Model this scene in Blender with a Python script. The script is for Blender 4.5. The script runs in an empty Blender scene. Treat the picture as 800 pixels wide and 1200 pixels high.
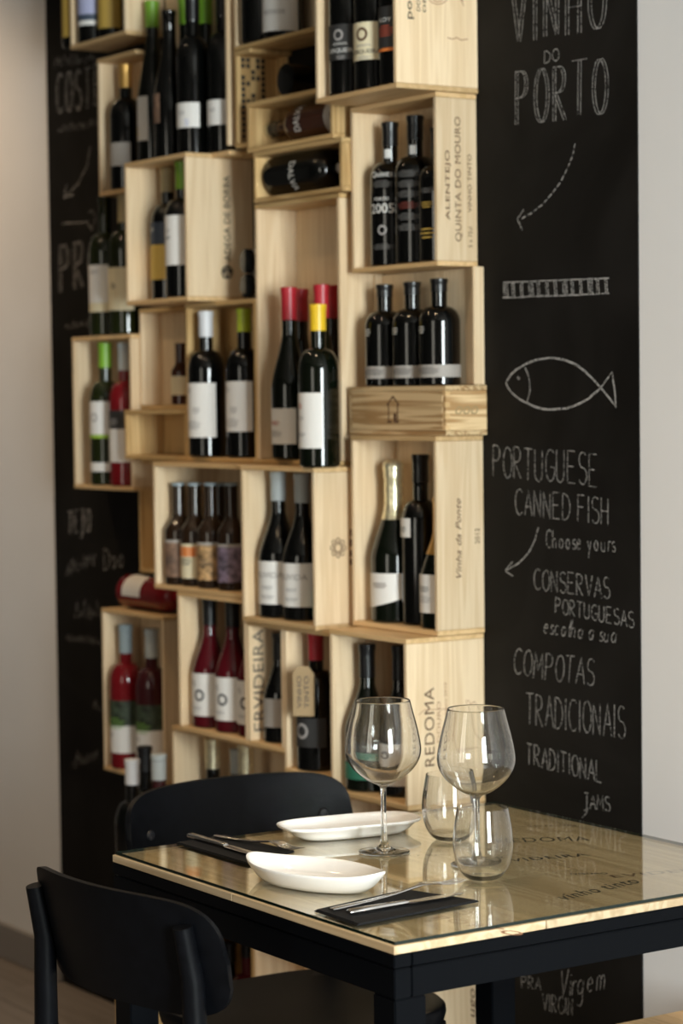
import bpy, bmesh, math, random
from mathutils import Vector, Matrix
random.seed(7)
S = bpy.context.scene
COL = S.collection
PI = math.pi
# ------------------------------------------------------------------ camera
F_PX, YAW, PITCH, ROLL = 2758.7, .5879, .04877, -.01216
cy, sy, cp, sp = math.cos(YAW), math.sin(YAW), math.cos(PITCH), math.sin(PITCH)
FWD = Vector((-cy*cp, sy*cp, -sp))
_r = Vector((sy, cy, 0)); _u = _r.cross(FWD)
RIGHT = _r*math.cos(ROLL) + _u*math.sin(ROLL)
UP = -_r*math.sin(ROLL) + _u*math.cos(ROLL)
CAM = Vector((3.323, -2.520, 1.385))
cam = bpy.data.cameras.new('camera'); camo = bpy.data.objects.new('camera', cam); COL.objects.link(camo)
camo.matrix_world = Matrix(((RIGHT.x, UP.x, -FWD.x, CAM.x), (RIGHT.y, UP.y, -FWD.y, CAM.y), (RIGHT.z, UP.z, -FWD.z, CAM.z), (0, 0, 0, 1)))
cam.sensor_fit = 'VERTICAL'; cam.sensor_height = 36; cam.lens = F_PX/1200*36
cam.clip_start = .05
cam.dof.use_dof = True; cam.dof.focus_distance = 3.15; cam.dof.aperture_fstop = 5.2
S.camera = camo
# ------------------------------------------------------------------ colour, world, lights
vs = S.view_settings
vs.view_transform = 'Standard'; vs.look = 'None'; vs.gamma = 1; vs.use_curve_mapping = False; vs.exposure = 0.22
w = bpy.data.worlds.new('world'); S.world = w; w.use_nodes = True
w.node_tree.nodes['Background'].inputs[0].default_value = (.75, .85, 1, 1)
w.node_tree.nodes['Background'].inputs[1].default_value = .6
S.cycles.sample_clamp_indirect = 25
S.cycles.max_bounces = 14; S.cycles.transmission_bounces = 12; S.cycles.transparent_max_bounces = 12; S.cycles.diffuse_bounces = 4
S.cycles.blur_glossy = 0.3

def area(name, loc, target, sx, sz, power, colour):
    l = bpy.data.lights.new(name, 'AREA'); l.shape = 'RECTANGLE'; l.size = sx; l.size_y = sz
    l.energy = power; l.color = colour
    o = bpy.data.objects.new(name, l); COL.objects.link(o); o.location = loc
    o.rotation_euler = (Vector(target)-Vector(loc)).to_track_quat('-Z', 'Y').to_euler()
    return o
# daylight through the right wall's window, plus an added fill at the front
area('daylight_and_fill', (5.16, -1.55, 1.55), (4, -1.55, 1.55), 1.0, 1.9, 330, (.90, .95, 1))
area('daylight_and_fill', (1.5, -4.66, 1.6), (1.5, -3, 1.6), 1.1, 1.9, 22, (1, .88, .74))  # weak warm fill, added behind the camera to lift the shade

# ------------------------------------------------------------------ pixel -> place on a real plane
def ray(px, py): return FWD + RIGHT*((px-400)/F_PX) - UP*((py-600)/F_PX)
def onY(px, py, Y): d = ray(px, py); return CAM + d*((Y-CAM.y)/d.y)
def onX(px, py, X): d = ray(px, py); return CAM + d*((X-CAM.x)/d.x)
def onZ(px, py, Z): d = ray(px, py); return CAM + d*((Z-CAM.z)/d.z)
def scale_at(p): return F_PX/((p-CAM).dot(FWD))

# ------------------------------------------------------------------ materials
MATS = {}
def new_mat(name):
    m = bpy.data.materials.new(name); m.use_nodes = True
    return m, m.node_tree, m.node_tree.nodes['Principled BSDF']
def plain(name, col, rough=.5, metal=0, coat=0, spec=.5, noise=0, nscale=30):
    if name in MATS: return MATS[name]
    m, nt, b = new_mat(name)
    b.inputs['Base Color'].default_value = (*col, 1); b.inputs['Roughness'].default_value = rough
    b.inputs['Metallic'].default_value = metal; b.inputs['Coat Weight'].default_value = coat
    b.inputs['Specular IOR Level'].default_value = spec
    if noise:
        tc = nt.nodes.new('ShaderNodeTexCoord'); n = nt.nodes.new('ShaderNodeTexNoise'); n.inputs['Scale'].default_value = nscale; n.inputs['Detail'].default_value = 5
        r = nt.nodes.new('ShaderNodeValToRGB')
        r.color_ramp.elements[0].position = .3; r.color_ramp.elements[1].position = .7
        r.color_ramp.elements[0].color = (*[c*(1-noise) for c in col], 1); r.color_ramp.elements[1].color = (*[min(1, c*(1+noise)) for c in col], 1)
        nt.links.new(tc.outputs['Object'], n.inputs['Vector']); nt.links.new(n.outputs['Fac'], r.inputs[0]); nt.links.new(r.outputs[0], b.inputs['Base Color'])
    MATS[name] = m; return m

def wood(name, light, dark, axis, rough=.55, vary=.12, scale=1.0, rings=.35):
    """straight-grained softwood: grain stretched along one object axis"""
    m, nt, b = new_mat(name)
    N = nt.nodes.new; L = nt.links.new
    tc = N('ShaderNodeTexCoord'); oi = N('ShaderNodeObjectInfo')
    off = N('ShaderNodeVectorMath'); off.operation = 'SCALE'; comb = N('ShaderNodeCombineXYZ')
    for i in range(3): L(oi.outputs['Random'], comb.inputs[i])
    L(comb.outputs[0], off.inputs[0]); off.inputs['Scale'].default_value = 7.3
    add = N('ShaderNodeVectorMath'); L(tc.outputs['Object'], add.inputs[0]); L(off.outputs[0], add.inputs[1])
    mp = N('ShaderNodeMapping'); L(add.outputs[0], mp.inputs[0])
    s = [34*scale]*3; s['XYZ'.index(axis)] = 1.6*scale; mp.inputs['Scale'].default_value = s
    n1 = N('ShaderNodeTexNoise'); n1.inputs['Scale'].default_value = .8; n1.inputs['Detail'].default_value = 3; n1.inputs['Distortion'].default_value = .6; L(mp.outputs[0], n1.inputs['Vector'])
    n2 = N('ShaderNodeTexNoise'); n2.inputs['Scale'].default_value = 5.5; n2.inputs['Detail'].default_value = 6; L(mp.outputs[0], n2.inputs['Vector'])
    sn = N('ShaderNodeMath'); sn.operation = 'MULTIPLY'; sn.inputs[1].default_value = 34; L(n1.outputs['Fac'], sn.inputs[0])
    si = N('ShaderNodeMath'); si.operation = 'SINE'; L(sn.outputs[0], si.inputs[0])
    a1 = N('ShaderNodeMath'); a1.operation = 'MULTIPLY_ADD'; a1.inputs[1].default_value = rings*.5; a1.inputs[2].default_value = .12; L(si.outputs[0], a1.inputs[0])
    a2 = N('ShaderNodeMath'); a2.operation = 'MULTIPLY_ADD'; a2.inputs[1].default_value = .55; L(n2.outputs['Fac'], a2.inputs[0]); L(a1.outputs[0], a2.inputs[2])
    rp = N('ShaderNodeValToRGB'); rp.color_ramp.elements[0].position = .2; rp.color_ramp.elements[1].position = .8
    rp.color_ramp.elements[0].color = (*light, 1); rp.color_ramp.elements[1].color = (*dark, 1); L(a2.outputs[0], rp.inputs[0])
    hs = N('ShaderNodeHueSaturation'); L(rp.outputs[0], hs.inputs['Color'])
    mr = N('ShaderNodeMapRange'); L(oi.outputs['Random'], mr.inputs[0]); mr.inputs[3].default_value = 1-vary; mr.inputs[4].default_value = 1+vary; L(mr.outputs[0], hs.inputs['Value'])
    L(hs.outputs[0], b.inputs['Base Color']); b.inputs['Roughness'].default_value = rough
    bp = N('ShaderNodeBump'); bp.inputs['Strength'].default_value = .15; bp.inputs['Distance'].default_value = .0006; L(n2.outputs['Fac'], bp.inputs['Height']); L(bp.outputs[0], b.inputs['Normal'])
    return m
PL, PD = (.79, .615, .405), (.64, .455, .26)
WY, WZ = [wood('pine_'+a.lower(), PL, PD, a) for a in 'YZ']
WX = wood('lamp_tinted_pine_x', (.69, .47, .24), (.52, .33, .14), 'X')  # same pine, with the warm lamp light on front edges put into its colour
YL, YD = (.62, .42, .19), (.42, .25, .09)
YX, YY, YZ = [wood('yellow_pine_'+a.lower(), YL, YD, a, rings=.6) for a in 'XYZ']
RX, RY, RZ = [wood('resinous_pine_'+a.lower(), (.68, .49, .27), (.38, .22, .09), a, rings=.9, scale=1.3) for a in 'XYZ']
TOPW = wood('lid_wood', (.61, .47, .295), (.43, .30, .165), 'X', rings=.5, vary=.16, scale=.7)
BLACKWOOD = plain('black_stained_wood', (.0026, .0029, .0040), .42, spec=.11, noise=.25, nscale=60)
STEEL = plain('black_powder_coated_steel', (.0024, .0030, .0042), .3, spec=.07)
CHROME = plain('stainless_steel', (.72, .70, .68), .18, metal=1)
PORCELAIN = plain('white_porcelain', (.86, .84, .81), .12, coat=.4)
NAPKIN = plain('charcoal_paper_napkin', (.006, .006, .007), .75, noise=.2, nscale=200, spec=.25)
INK = plain('burnt_brown_ink', (.12, .06, .03), .7)
INKB = plain('black_ink', (.03, .025, .02), .6)
WALL = plain('white_wall_paint', (.79, .775, .775), .8, noise=.02, nscale=4)
LAMPM = None
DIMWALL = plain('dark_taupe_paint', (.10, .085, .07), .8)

def chalk_mat(name, col, cover):
    m, nt, b = new_mat(name)
    b.inputs['Base Color'].default_value = (*col, 1); b.inputs['Roughness'].default_value = .95
    tc = nt.nodes.new('ShaderNodeTexCoord'); n = nt.nodes.new('ShaderNodeTexNoise'); n.inputs['Scale'].default_value = 420; n.inputs['Detail'].default_value = 3
    r = nt.nodes.new('ShaderNodeValToRGB'); r.color_ramp.elements[0].position = .5-cover*.25; r.color_ramp.elements[1].position = .62-cover*.2
    r.color_ramp.elements[0].color = (.12, .12, .12, 1)
    nt.links.new(tc.outputs['Object'], n.inputs['Vector']); nt.links.new(n.outputs['Fac'], r.inputs[0]); nt.links.new(r.outputs[0], b.inputs['Alpha'])
    return m
CHALK = chalk_mat('chalk', (.43, .42, .41), .5)
CHALKF = chalk_mat('faint_chalk', (.42, .40, .38), .3)

def board_mat():
    m, nt, b = new_mat('blackboard_paint'); N = nt.nodes.new
    tc = N('ShaderNodeTexCoord'); n = N('ShaderNodeTexNoise'); n.inputs['Scale'].default_value = 3.5; n.inputs['Detail'].default_value = 4; n.inputs['Distortion'].default_value = 1.2
    r = N('ShaderNodeValToRGB'); r.color_ramp.elements[0].position = .35; r.color_ramp.elements[1].position = .85
    r.color_ramp.elements[0].color = (.0045, .0038, .0032, 1); r.color_ramp.elements[1].color = (.014, .0125, .0115, 1)
    nt.links.new(tc.outputs['Object'], n.inputs['Vector']); nt.links.new(n.outputs['Fac'], r.inputs[0]); nt.links.new(r.outputs[0], b.inputs['Base Color'])
    b.inputs['Roughness'].default_value = .7; b.inputs['Specular IOR Level'].default_value = .15
    return m
BOARD = board_mat()

def glass_mat(name, col=(1, 1, 1), ior=1.48, rough=0):
    m, nt, b = new_mat(name)
    b.inputs['Base Color'].default_value = (*col, 1); b.inputs['Roughness'].default_value = rough
    b.inputs['IOR'].default_value = ior; b.inputs['Transmission Weight'].default_value = 1
    return m
CRYSTAL = glass_mat('clear_crystal', (.985, .99, .985))
nt_ = CRYSTAL.node_tree; mx_ = nt_.nodes.new('ShaderNodeMixShader'); tr_ = nt_.nodes.new('ShaderNodeBsdfTransparent'); mx_.inputs[0].default_value = .04
nt_.links.new(nt_.nodes['Principled BSDF'].outputs[0], mx_.inputs[1]); nt_.links.new(tr_.outputs[0], mx_.inputs[2]); nt_.links.new(mx_.outputs[0], nt_.nodes['Material Output'].inputs[0])
def sheet_mat():
    m = bpy.data.materials.new('sheet_glass'); m.use_nodes = True; nt = m.node_tree; nt.nodes.clear(); N = nt.nodes.new
    out = N('ShaderNodeOutputMaterial'); mix = N('ShaderNodeMixShader')
    # reflectance of a glass face, the same whichever side it is met from (thin flat sheet)
    ge = N('ShaderNodeNewGeometry'); dt = N('ShaderNodeVectorMath'); dt.operation = 'DOT_PRODUCT'
    nt.links.new(ge.outputs['Normal'], dt.inputs[0]); nt.links.new(ge.outputs['Incoming'], dt.inputs[1])
    ab = N('ShaderNodeMath'); ab.operation = 'ABSOLUTE'; nt.links.new(dt.outputs['Value'], ab.inputs[0])
    om = N('ShaderNodeMath'); om.operation = 'SUBTRACT'; om.inputs[0].default_value = 1; nt.links.new(ab.outputs[0], om.inputs[1])
    pw = N('ShaderNodeMath'); pw.operation = 'POWER'; pw.inputs[1].default_value = 5; nt.links.new(om.outputs[0], pw.inputs[0])
    fr = N('ShaderNodeMath'); fr.operation = 'MULTIPLY_ADD'; fr.inputs[1].default_value = .96; fr.inputs[2].default_value = .04; nt.links.new(pw.outputs[0], fr.inputs[0])
    t = N('ShaderNodeBsdfTransparent'); t.inputs[0].default_value = (.965, .985, .96, 1)
    g = N('ShaderNodeBsdfGlossy'); g.inputs['Roughness'].default_value = 0; g.inputs[0].default_value = (1, 1, 1, 1)
    nt.links.new(fr.outputs[0], mix.inputs[0]); nt.links.new(t.outputs[0], mix.inputs[1]); nt.links.new(g.outputs[0], mix.inputs[2]); nt.links.new(mix.outputs[0], out.inputs[0])
    return m
SHEET = sheet_mat()
SHEET_EDGE = plain('green_glass_edge', (.004, .012, .009), .15)
def bglass(name, col, rough=.07): return plain(name, col, rough, spec=.5)
G_DARK = bglass('near_black_bottle_glass', (.0016, .0018, .0017))
G_GREEN = bglass('dark_green_bottle_glass', (.002, .0035, .0015))
G_OLIVE = bglass('olive_bottle_glass', (.012, .016, .004))
G_ROSE = bglass('rose_wine_in_glass', (.15, .006, .009))
G_RUBY = bglass('ruby_wine_in_glass', (.075, .004, .008))
G_AMBER = bglass('tawny_port_in_glass', (.05, .016, .008))
G_BROWN = bglass('brown_beer_glass', (.020, .010, .005))
G_WINE = bglass('wine_red_glass', (.045, .008, .010))
C_GREEN = plain('apple_green_capsule', (.20, .42, .03), .35)
C_LIME = plain('lime_capsule', (.42, .50, .03), .35)
C_RED = plain('red_capsule', (.42, .018, .03), .35)
C_YELLOW = plain('yellow_capsule', (.80, .52, .02), .35)
C_WHITE = plain('white_capsule', (.72, .72, .74), .35)
C_GREY = plain('pale_grey_capsule', (.48, .52, .52), .35)
C_BLACK = plain('black_capsule', (.004, .004, .005), .3)
C_TAN = plain('tan_capsule', (.42, .34, .18), .4)
C_GOLD = plain('gold_foil', (.86, .74, .50), .30, metal=.8, noise=.25, nscale=110)
C_ORANGE = plain('orange_gold_foil', (.62, .36, .10), .3, metal=.6)
C_PALEBLUE = plain('pale_blue_grey_capsule', (.30, .37, .40), .4)
P_WHITE = plain('white_label_paper', (.74, .72, .69), .6)
P_CREAM = plain('cream_label_paper', (.72, .64, .44), .6)
P_GREY = plain('grey_label_paper', (.36, .33, .30), .6)
P_BLACK = plain('black_label_paper', (.025, .024, .024), .6)
P_BLUE = plain('slate_blue_label_paper', (.05, .07, .11), .6)
P_YELLOW = plain('yellow_label_paper', (.72, .50, .12), .6)
P_ORANGE = plain('orange_label_paper', (.70, .20, .04), .6)
P_LILAC = plain('lilac_label_paper', (.40, .42, .62), .6)
P_BROWN = plain('brown_label_paper', (.20, .12, .08), .6, noise=.5, nscale=60)
P_GREEN = plain('lime_label_paper', (.30, .48, .05), .6)
P_OCHRE = plain('ochre_label_paper', (.46, .30, .06), .6)
P_LAND = plain('landscape_label_paper', (.030, .045, .026), .6, noise=.9, nscale=70)
P_VIOLET = plain('mottled_violet_label_paper', (.16, .12, .17), .6, noise=.8, nscale=80)
P_MOTTLE = plain('mottled_tan_label_paper', (.36, .22, .10), .6, noise=.8, nscale=80)
P_TEAL = plain('green_label_paper', (.03, .16, .10), .5)
PR_WHITE = plain('white_print', (.70, .69, .66), .6)
PR_DIM = plain('dim_grey_print', (.13, .125, .12), .6)
PR_DIMRED = plain('dim_red_print', (.16, .03, .02), .6)
PR_DARK = plain('dark_print', (.05, .045, .045), .6)
PR_GREY = plain('grey_print', (.33, .31, .30), .6)
PR_RED = plain('red_print', (.45, .07, .03), .6)
PR_GREEN = plain('green_print', (.15, .30, .05), .6)

# ------------------------------------------------------------------ builders
def mesh_obj(name, verts, faces, mat, parent=None, smooth=False, angle=None):
    me = bpy.data.meshes.new(name); me.from_pydata([tuple(v) for v in verts], [], faces)
    bm = bmesh.new(); bm.from_mesh(me); bmesh.ops.recalc_face_normals(bm, faces=bm.faces); bm.to_mesh(me); bm.free()
    me.materials.append(mat)
    if smooth:
        for p in me.polygons: p.use_smooth = True
        if angle: me.set_sharp_from_angle(angle=math.radians(angle))
    o = bpy.data.objects.new(name, me); COL.objects.link(o)
    if parent: o.parent = parent
    return o
def bm_obj(name, bm, mat, parent=None, smooth=False, angle=35):
    me = bpy.data.meshes.new(name); bm.to_mesh(me); bm.free(); me.materials.append(mat)
    if smooth:
        for p in me.polygons: p.use_smooth = True
        me.set_sharp_from_angle(angle=math.radians(angle))
    o = bpy.data.objects.new(name, me); COL.objects.link(o)
    if parent: o.parent = parent
    return o
def add_box(bm, x0, x1, y0, y1, z0, z1, bevel=0, seg=1):
    r = bmesh.ops.create_cube(bm, size=1, matrix=Matrix.Translation(((x0+x1)/2, (y0+y1)/2, (z0+z1)/2)) @ Matrix.Diagonal((abs(x1-x0), abs(y1-y0), abs(z1-z0), 1)))
    if bevel:
        es = list({e for v in r['verts'] for e in v.link_edges})
        bmesh.ops.bevel(bm, geom=es, offset=bevel, segments=seg, affect='EDGES')
def box(name, x0, x1, y0, y1, z0, z1, mat, parent=None, bevel=.0008, seg=1):
    bm = bmesh.new(); add_box(bm, x0, x1, y0, y1, z0, z1, bevel, seg)
    return bm_obj(name, bm, mat, parent)
def thing(name, label, cat, loc=(0, 0, 0), rz=0, group=None):
    o = bpy.data.objects.new(name, None); COL.objects.link(o); o.location = loc; o.rotation_euler = (0, 0, rz)
    o.empty_display_size = .05
    o['label'] = label; o['category'] = cat
    if group: o['group'] = group
    return o
def tag(o, label, cat, group=None):
    o['label'] = label; o['category'] = cat
    if group: o['group'] = group
    return o
def structure(o): o['kind'] = 'structure'; return o
def lathe_data(prof, seg=40, closed=False):
    """profile (r, z) pairs, revolved; points with r=0 become poles"""
    vs_, fs, rings = [], [], []
    for r, z in prof:
        if r < 1e-6: rings.append([len(vs_)]); vs_.append((0, 0, z))
        else:
            rings.append(list(range(len(vs_), len(vs_)+seg)))
            for i in range(seg): a = 2*PI*i/seg; vs_.append((r*math.cos(a), r*math.sin(a), z))
    pairs = list(zip(rings, rings[1:]))
    if closed: pairs.append((rings[-1], rings[0]))
    for A, B in pairs:
        for i in range(seg):
            j = (i+1) % seg
            if len(A) == 1 and len(B) == 1: break
            if len(A) == 1: fs.append((A[0], B[i], B[j]))
            elif len(B) == 1: fs.append((A[i], A[j], B[0]))
            else: fs.append((A[i], A[j], B[j], B[i]))
    return vs_, fs
def lathe(name, prof, mat, parent=None, seg=40, angle=40, closed=False):
    v, f = lathe_data(prof, seg, closed); return mesh_obj(name, v, f, mat, parent, True, angle)
def tube_data(pts, radii, seg=12):
    vs_, fs = [], []; n = len(pts); pts = [Vector(p) for p in pts]
    prev = None
    for i, p in enumerate(pts):
        t = (pts[min(i+1, n-1)]-pts[max(i-1, 0)]).normalized()
        a = prev if prev is not None else (Vector((0, 0, 1)) if abs(t.z) < .9 else Vector((1, 0, 0)))
        x = (a - t*a.dot(t)).normalized(); prev = x; y = t.cross(x)
        for k in range(seg):
            q = 2*PI*k/seg; vs_.append(p + (x*math.cos(q)+y*math.sin(q))*radii[i])
    for i in range(n-1):
        for k in range(seg):
            j = (k+1) % seg; fs.append((i*seg+k, i*seg+j, (i+1)*seg+j, (i+1)*seg+k))
    fs.append(tuple(range(seg))); fs.append(tuple(range((n-1)*seg, n*seg)))
    return vs_, fs
def tube(name, pts, radii, mat, parent, seg=12):
    v, f = tube_data(pts, radii, seg); return mesh_obj(name, v, f, mat, parent, True, 50)
def prism_data(outline, z0, z1):
    n = len(outline); v = [(x, y, z0) for x, y in outline]+[(x, y, z1) for x, y in outline]
    return v, [tuple(range(n)), tuple(range(n, 2*n))]+[(i, (i+1) % n, n+(i+1) % n, n+i) for i in range(n)]

# flat text -> mesh data, cached
_tx = {}
def text_data(body, shear=0, space=1.0, bold=.005):
    if 'M' in body or 'W' in body or 'm' in body: bold = 0
    k = (body, shear, space, bold)
    if k in _tx: return _tx[k]
    c = bpy.data.curves.new('lettering', 'FONT'); c.body = body; c.size = 1; c.align_x = 'CENTER'; c.align_y = 'CENTER'; c.shear = shear; c.space_character = space; c.resolution_u = 4; c.offset = bold
    o = bpy.data.objects.new('lettering', c); COL.objects.link(o)
    dg = bpy.context.evaluated_depsgraph_get(); me = bpy.data.meshes.new_from_object(o.evaluated_get(dg))
    v = [tuple(q.co) for q in me.vertices]; f = [tuple(p.vertices) for p in me.polygons]
    bpy.data.objects.remove(o); bpy.data.curves.remove(c); bpy.data.meshes.remove(me)
    xs = [q[0] for q in v]; ys = [q[1] for q in v]; cx, cyy = (min(xs)+max(xs))/2, (min(ys)+max(ys))/2
    v = [(q[0]-cx, q[1]-cyy) for q in v]
    _tx[k] = (v, f, max(xs)-min(xs), max(ys)-min(ys)); return _tx[k]
def print_flat(name, body, origin, ex, ey, length, mat, parent, shear=0, stretch=1, space=1.0, height=None, bold=.005):
    """lettering laid on a flat face: ex = reading direction, ey = up direction of the letters"""
    v, f, wd, ht = text_data(body, shear, space, bold)
    s = length/wd; sh = (height/ht) if height else s*stretch
    ex, ey, origin = Vector(ex), Vector(ey), Vector(origin)
    return mesh_obj(name, [origin+ex*(x*s)+ey*(y*sh) for x, y in v], f, mat, parent)
def join_flat(name, polys, mat, parent):
    v, f = [], []
    for P in polys: f.append(tuple(range(len(v), len(v)+len(P)))); v += P
    return mesh_obj(name, v, f, mat, parent)

# ------------------------------------------------------------------ the room
X0, X1, Y0, Y1, ZC = -4.2, 5.0, -4.5, 0.0, 3.0
def setting(name, parts, mat):
    bm = bmesh.new()
    for p in parts: add_box(bm, *p)
    return structure(bm_obj(name, bm, mat))
FLOORM = wood('floor_board_wood', (.20, .17, .15), (.13, .11, .095), 'X', rough=.5, vary=.18, scale=.6)
setting('floor', [(X0-.2, X1+.3, Y0-.3, Y1+.2, -.12, -.012)], plain('floor_joint', (.05, .045, .04), .8))
flo = bpy.data.objects['floor']
nb = 0
y = -1.2
# floor boards where the photograph shows floor (left end by the back wall) and around the table
for j in range(9):
    yy = Y1 - .19*(j+1)
    x = X0 + (.0 if j % 2 else -.0)
    cuts = [X0, -3.1+.5*(j % 3), -1.7+.35*(j % 2), -.3+.4*(j % 3), 1.2-.3*(j % 2), 2.9, X1]
    for a, b in zip(cuts, cuts[1:]):
        box('floor_board', a+.001, b-.001, yy+.0015, yy+.1885, -.013, 0, FLOORM, flo, .001)
for j in range(15):
    yy = Y1-.19*(j+10)
    box('floor_board', X0, X1, yy+.0015, yy+.1885, -.013, 0, FLOORM, flo, .001)
setting('wall_back', [(X0-.2, X1+.3, 0, .2, 0, ZC)], WALL)
setting('wall_left', [(X0-.2, X0, Y0-.2, 0, 0, ZC)], DIMWALL)
# right wall with a window opening, front wall with an opening added for the fill light
wy0, wy1, wz0, wz1 = -2.10, -1.00, .6, 2.5
setting('wall_right', [(X1, X1+.2, Y0-.2, wy0, 0, ZC), (X1, X1+.2, wy1, 0, 0, ZC), (X1, X1+.2, wy0, wy1, 0, wz0), (X1, X1+.2, wy0, wy1, wz1, ZC)], WALL)
vx0, vx1, vz0, vz1 = .9, 2.1, .65, 2.55
setting('wall_front', [(X0, vx0, Y0-.2, Y0, 0, ZC), (vx1, X1, Y0-.2, Y0, 0, ZC), (vx0, vx1, Y0-.2, Y0, 0, vz0), (vx0, vx1, Y0-.2, Y0, vz1, ZC)], DIMWALL)
setting('ceiling', [(X0-.2, X1+.3, Y0-.3, .2, ZC, ZC+.1)], plain('ceiling_paint', (.20, .18, .155), .8))
FRAME = plain('window_frame_paint', (.30, .12, .08), .5)
w1 = setting('window_1', [(X1+.04, X1+.10, wy0, wy0+.05, wz0, wz1), (X1+.04, X1+.10, wy1-.05, wy1, wz0, wz1), (X1+.04, X1+.10, wy0+.05, wy1-.05, wz0, wz0+.05), (X1+.04, X1+.10, wy0+.05, wy1-.05, wz1-.05, wz1), (X1+.04, X1+.10, -1.575, -1.525, wz0+.05, wz1-.05)], FRAME)
w2 = setting('fill_window', [(vx0, vx0+.05, Y0-.10, Y0-.04, vz0, vz1), (vx1-.05, vx1, Y0-.10, Y0-.04, vz0, vz1), (vx0+.05, vx1-.05, Y0-.10, Y0-.04, vz0, vz0+.05), (vx0+.05, vx1-.05, Y0-.10, Y0-.04, vz1-.05, vz1), (1.475, 1.525, Y0-.10, Y0-.04, vz0+.05, vz1-.05)], FRAME)  # unseen window, added to carry the fill light
for a, b in ((wy0+.05, -1.575), (-1.525, wy1-.05)): box('pane', X1+.068, X1+.072, a, b, wz0+.05, wz1-.05, SHEET, w1, 0)
for a, b in ((vx0+.05, 1.475), (1.525, vx1-.05)): box('pane', a, b, Y0-.072, Y0-.068, vz0+.05, vz1-.05, SHEET, w2, 0)
# baseboard left and right of the blackboard
BXL, BXR = -1.675, .417
BBM = plain('grey_baseboard_paint', (.26, .24, .23), .5)
structure(box('baseboard_left', X0, BXL-.002, -.014, 0, 0, .085, BBM, None, .002))
structure(box('baseboard_right', BXR+.002, X1, -.014, 0, 0, .085, BBM, None, .002))

# ceiling spotlights (small warm lamps that sparkle on the glass)
LAMPM = bpy.data.materials.new('lamp_glow'); LAMPM.use_nodes = True
b_ = LAMPM.node_tree.nodes['Principled BSDF']; b_.inputs['Emission Color'].default_value = (1, .78, .52, 1); b_.inputs['Emission Strength'].default_value = 14
def spot(x, y, power, desc):
    t = thing('ceiling_spotlight', desc, 'ceiling light', (x, y, ZC-.09), 0, 'ceiling spotlights above the crate wall')
    lathe('housing', [(0, .09), (.036, .09), (.036, .004), (.031, 0), (.031, .03), (0, .03)], plain('white_lamp_metal', (.7, .7, .7), .4), t, 24)
    lathe('bulb', [(0, .006), (.024, .008), (.027, .02), (0, .029)], LAMPM, t, 20)
    l = bpy.data.lights.new('spot_light', 'SPOT'); l.energy = power; l.color = (1, .72, .44); l.spot_size = 2.0; l.spot_blend = .9; l.shadow_soft_size = .025
    o = bpy.data.objects.new('spot_light', l); COL.objects.link(o); o.parent = t; o.location = (0, 0, -.01)
for i, (x, y) in enumerate(((1.7, -1.25), (1.05, -1.75), (.35, -1.0), (-.9, -1.2), (2.6, -1.1), (-2.2, -.62))):
    spot(x, y, (22, 26, 22, 24, 14, 52)[i], 'small round ceiling spotlight with warm bulb, '+('above the dining table', 'between camera and table', 'in front of the crates', 'above the far left crates', 'nearest the right wall window', 'close to the bare left stretch of wall')[i])

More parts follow.
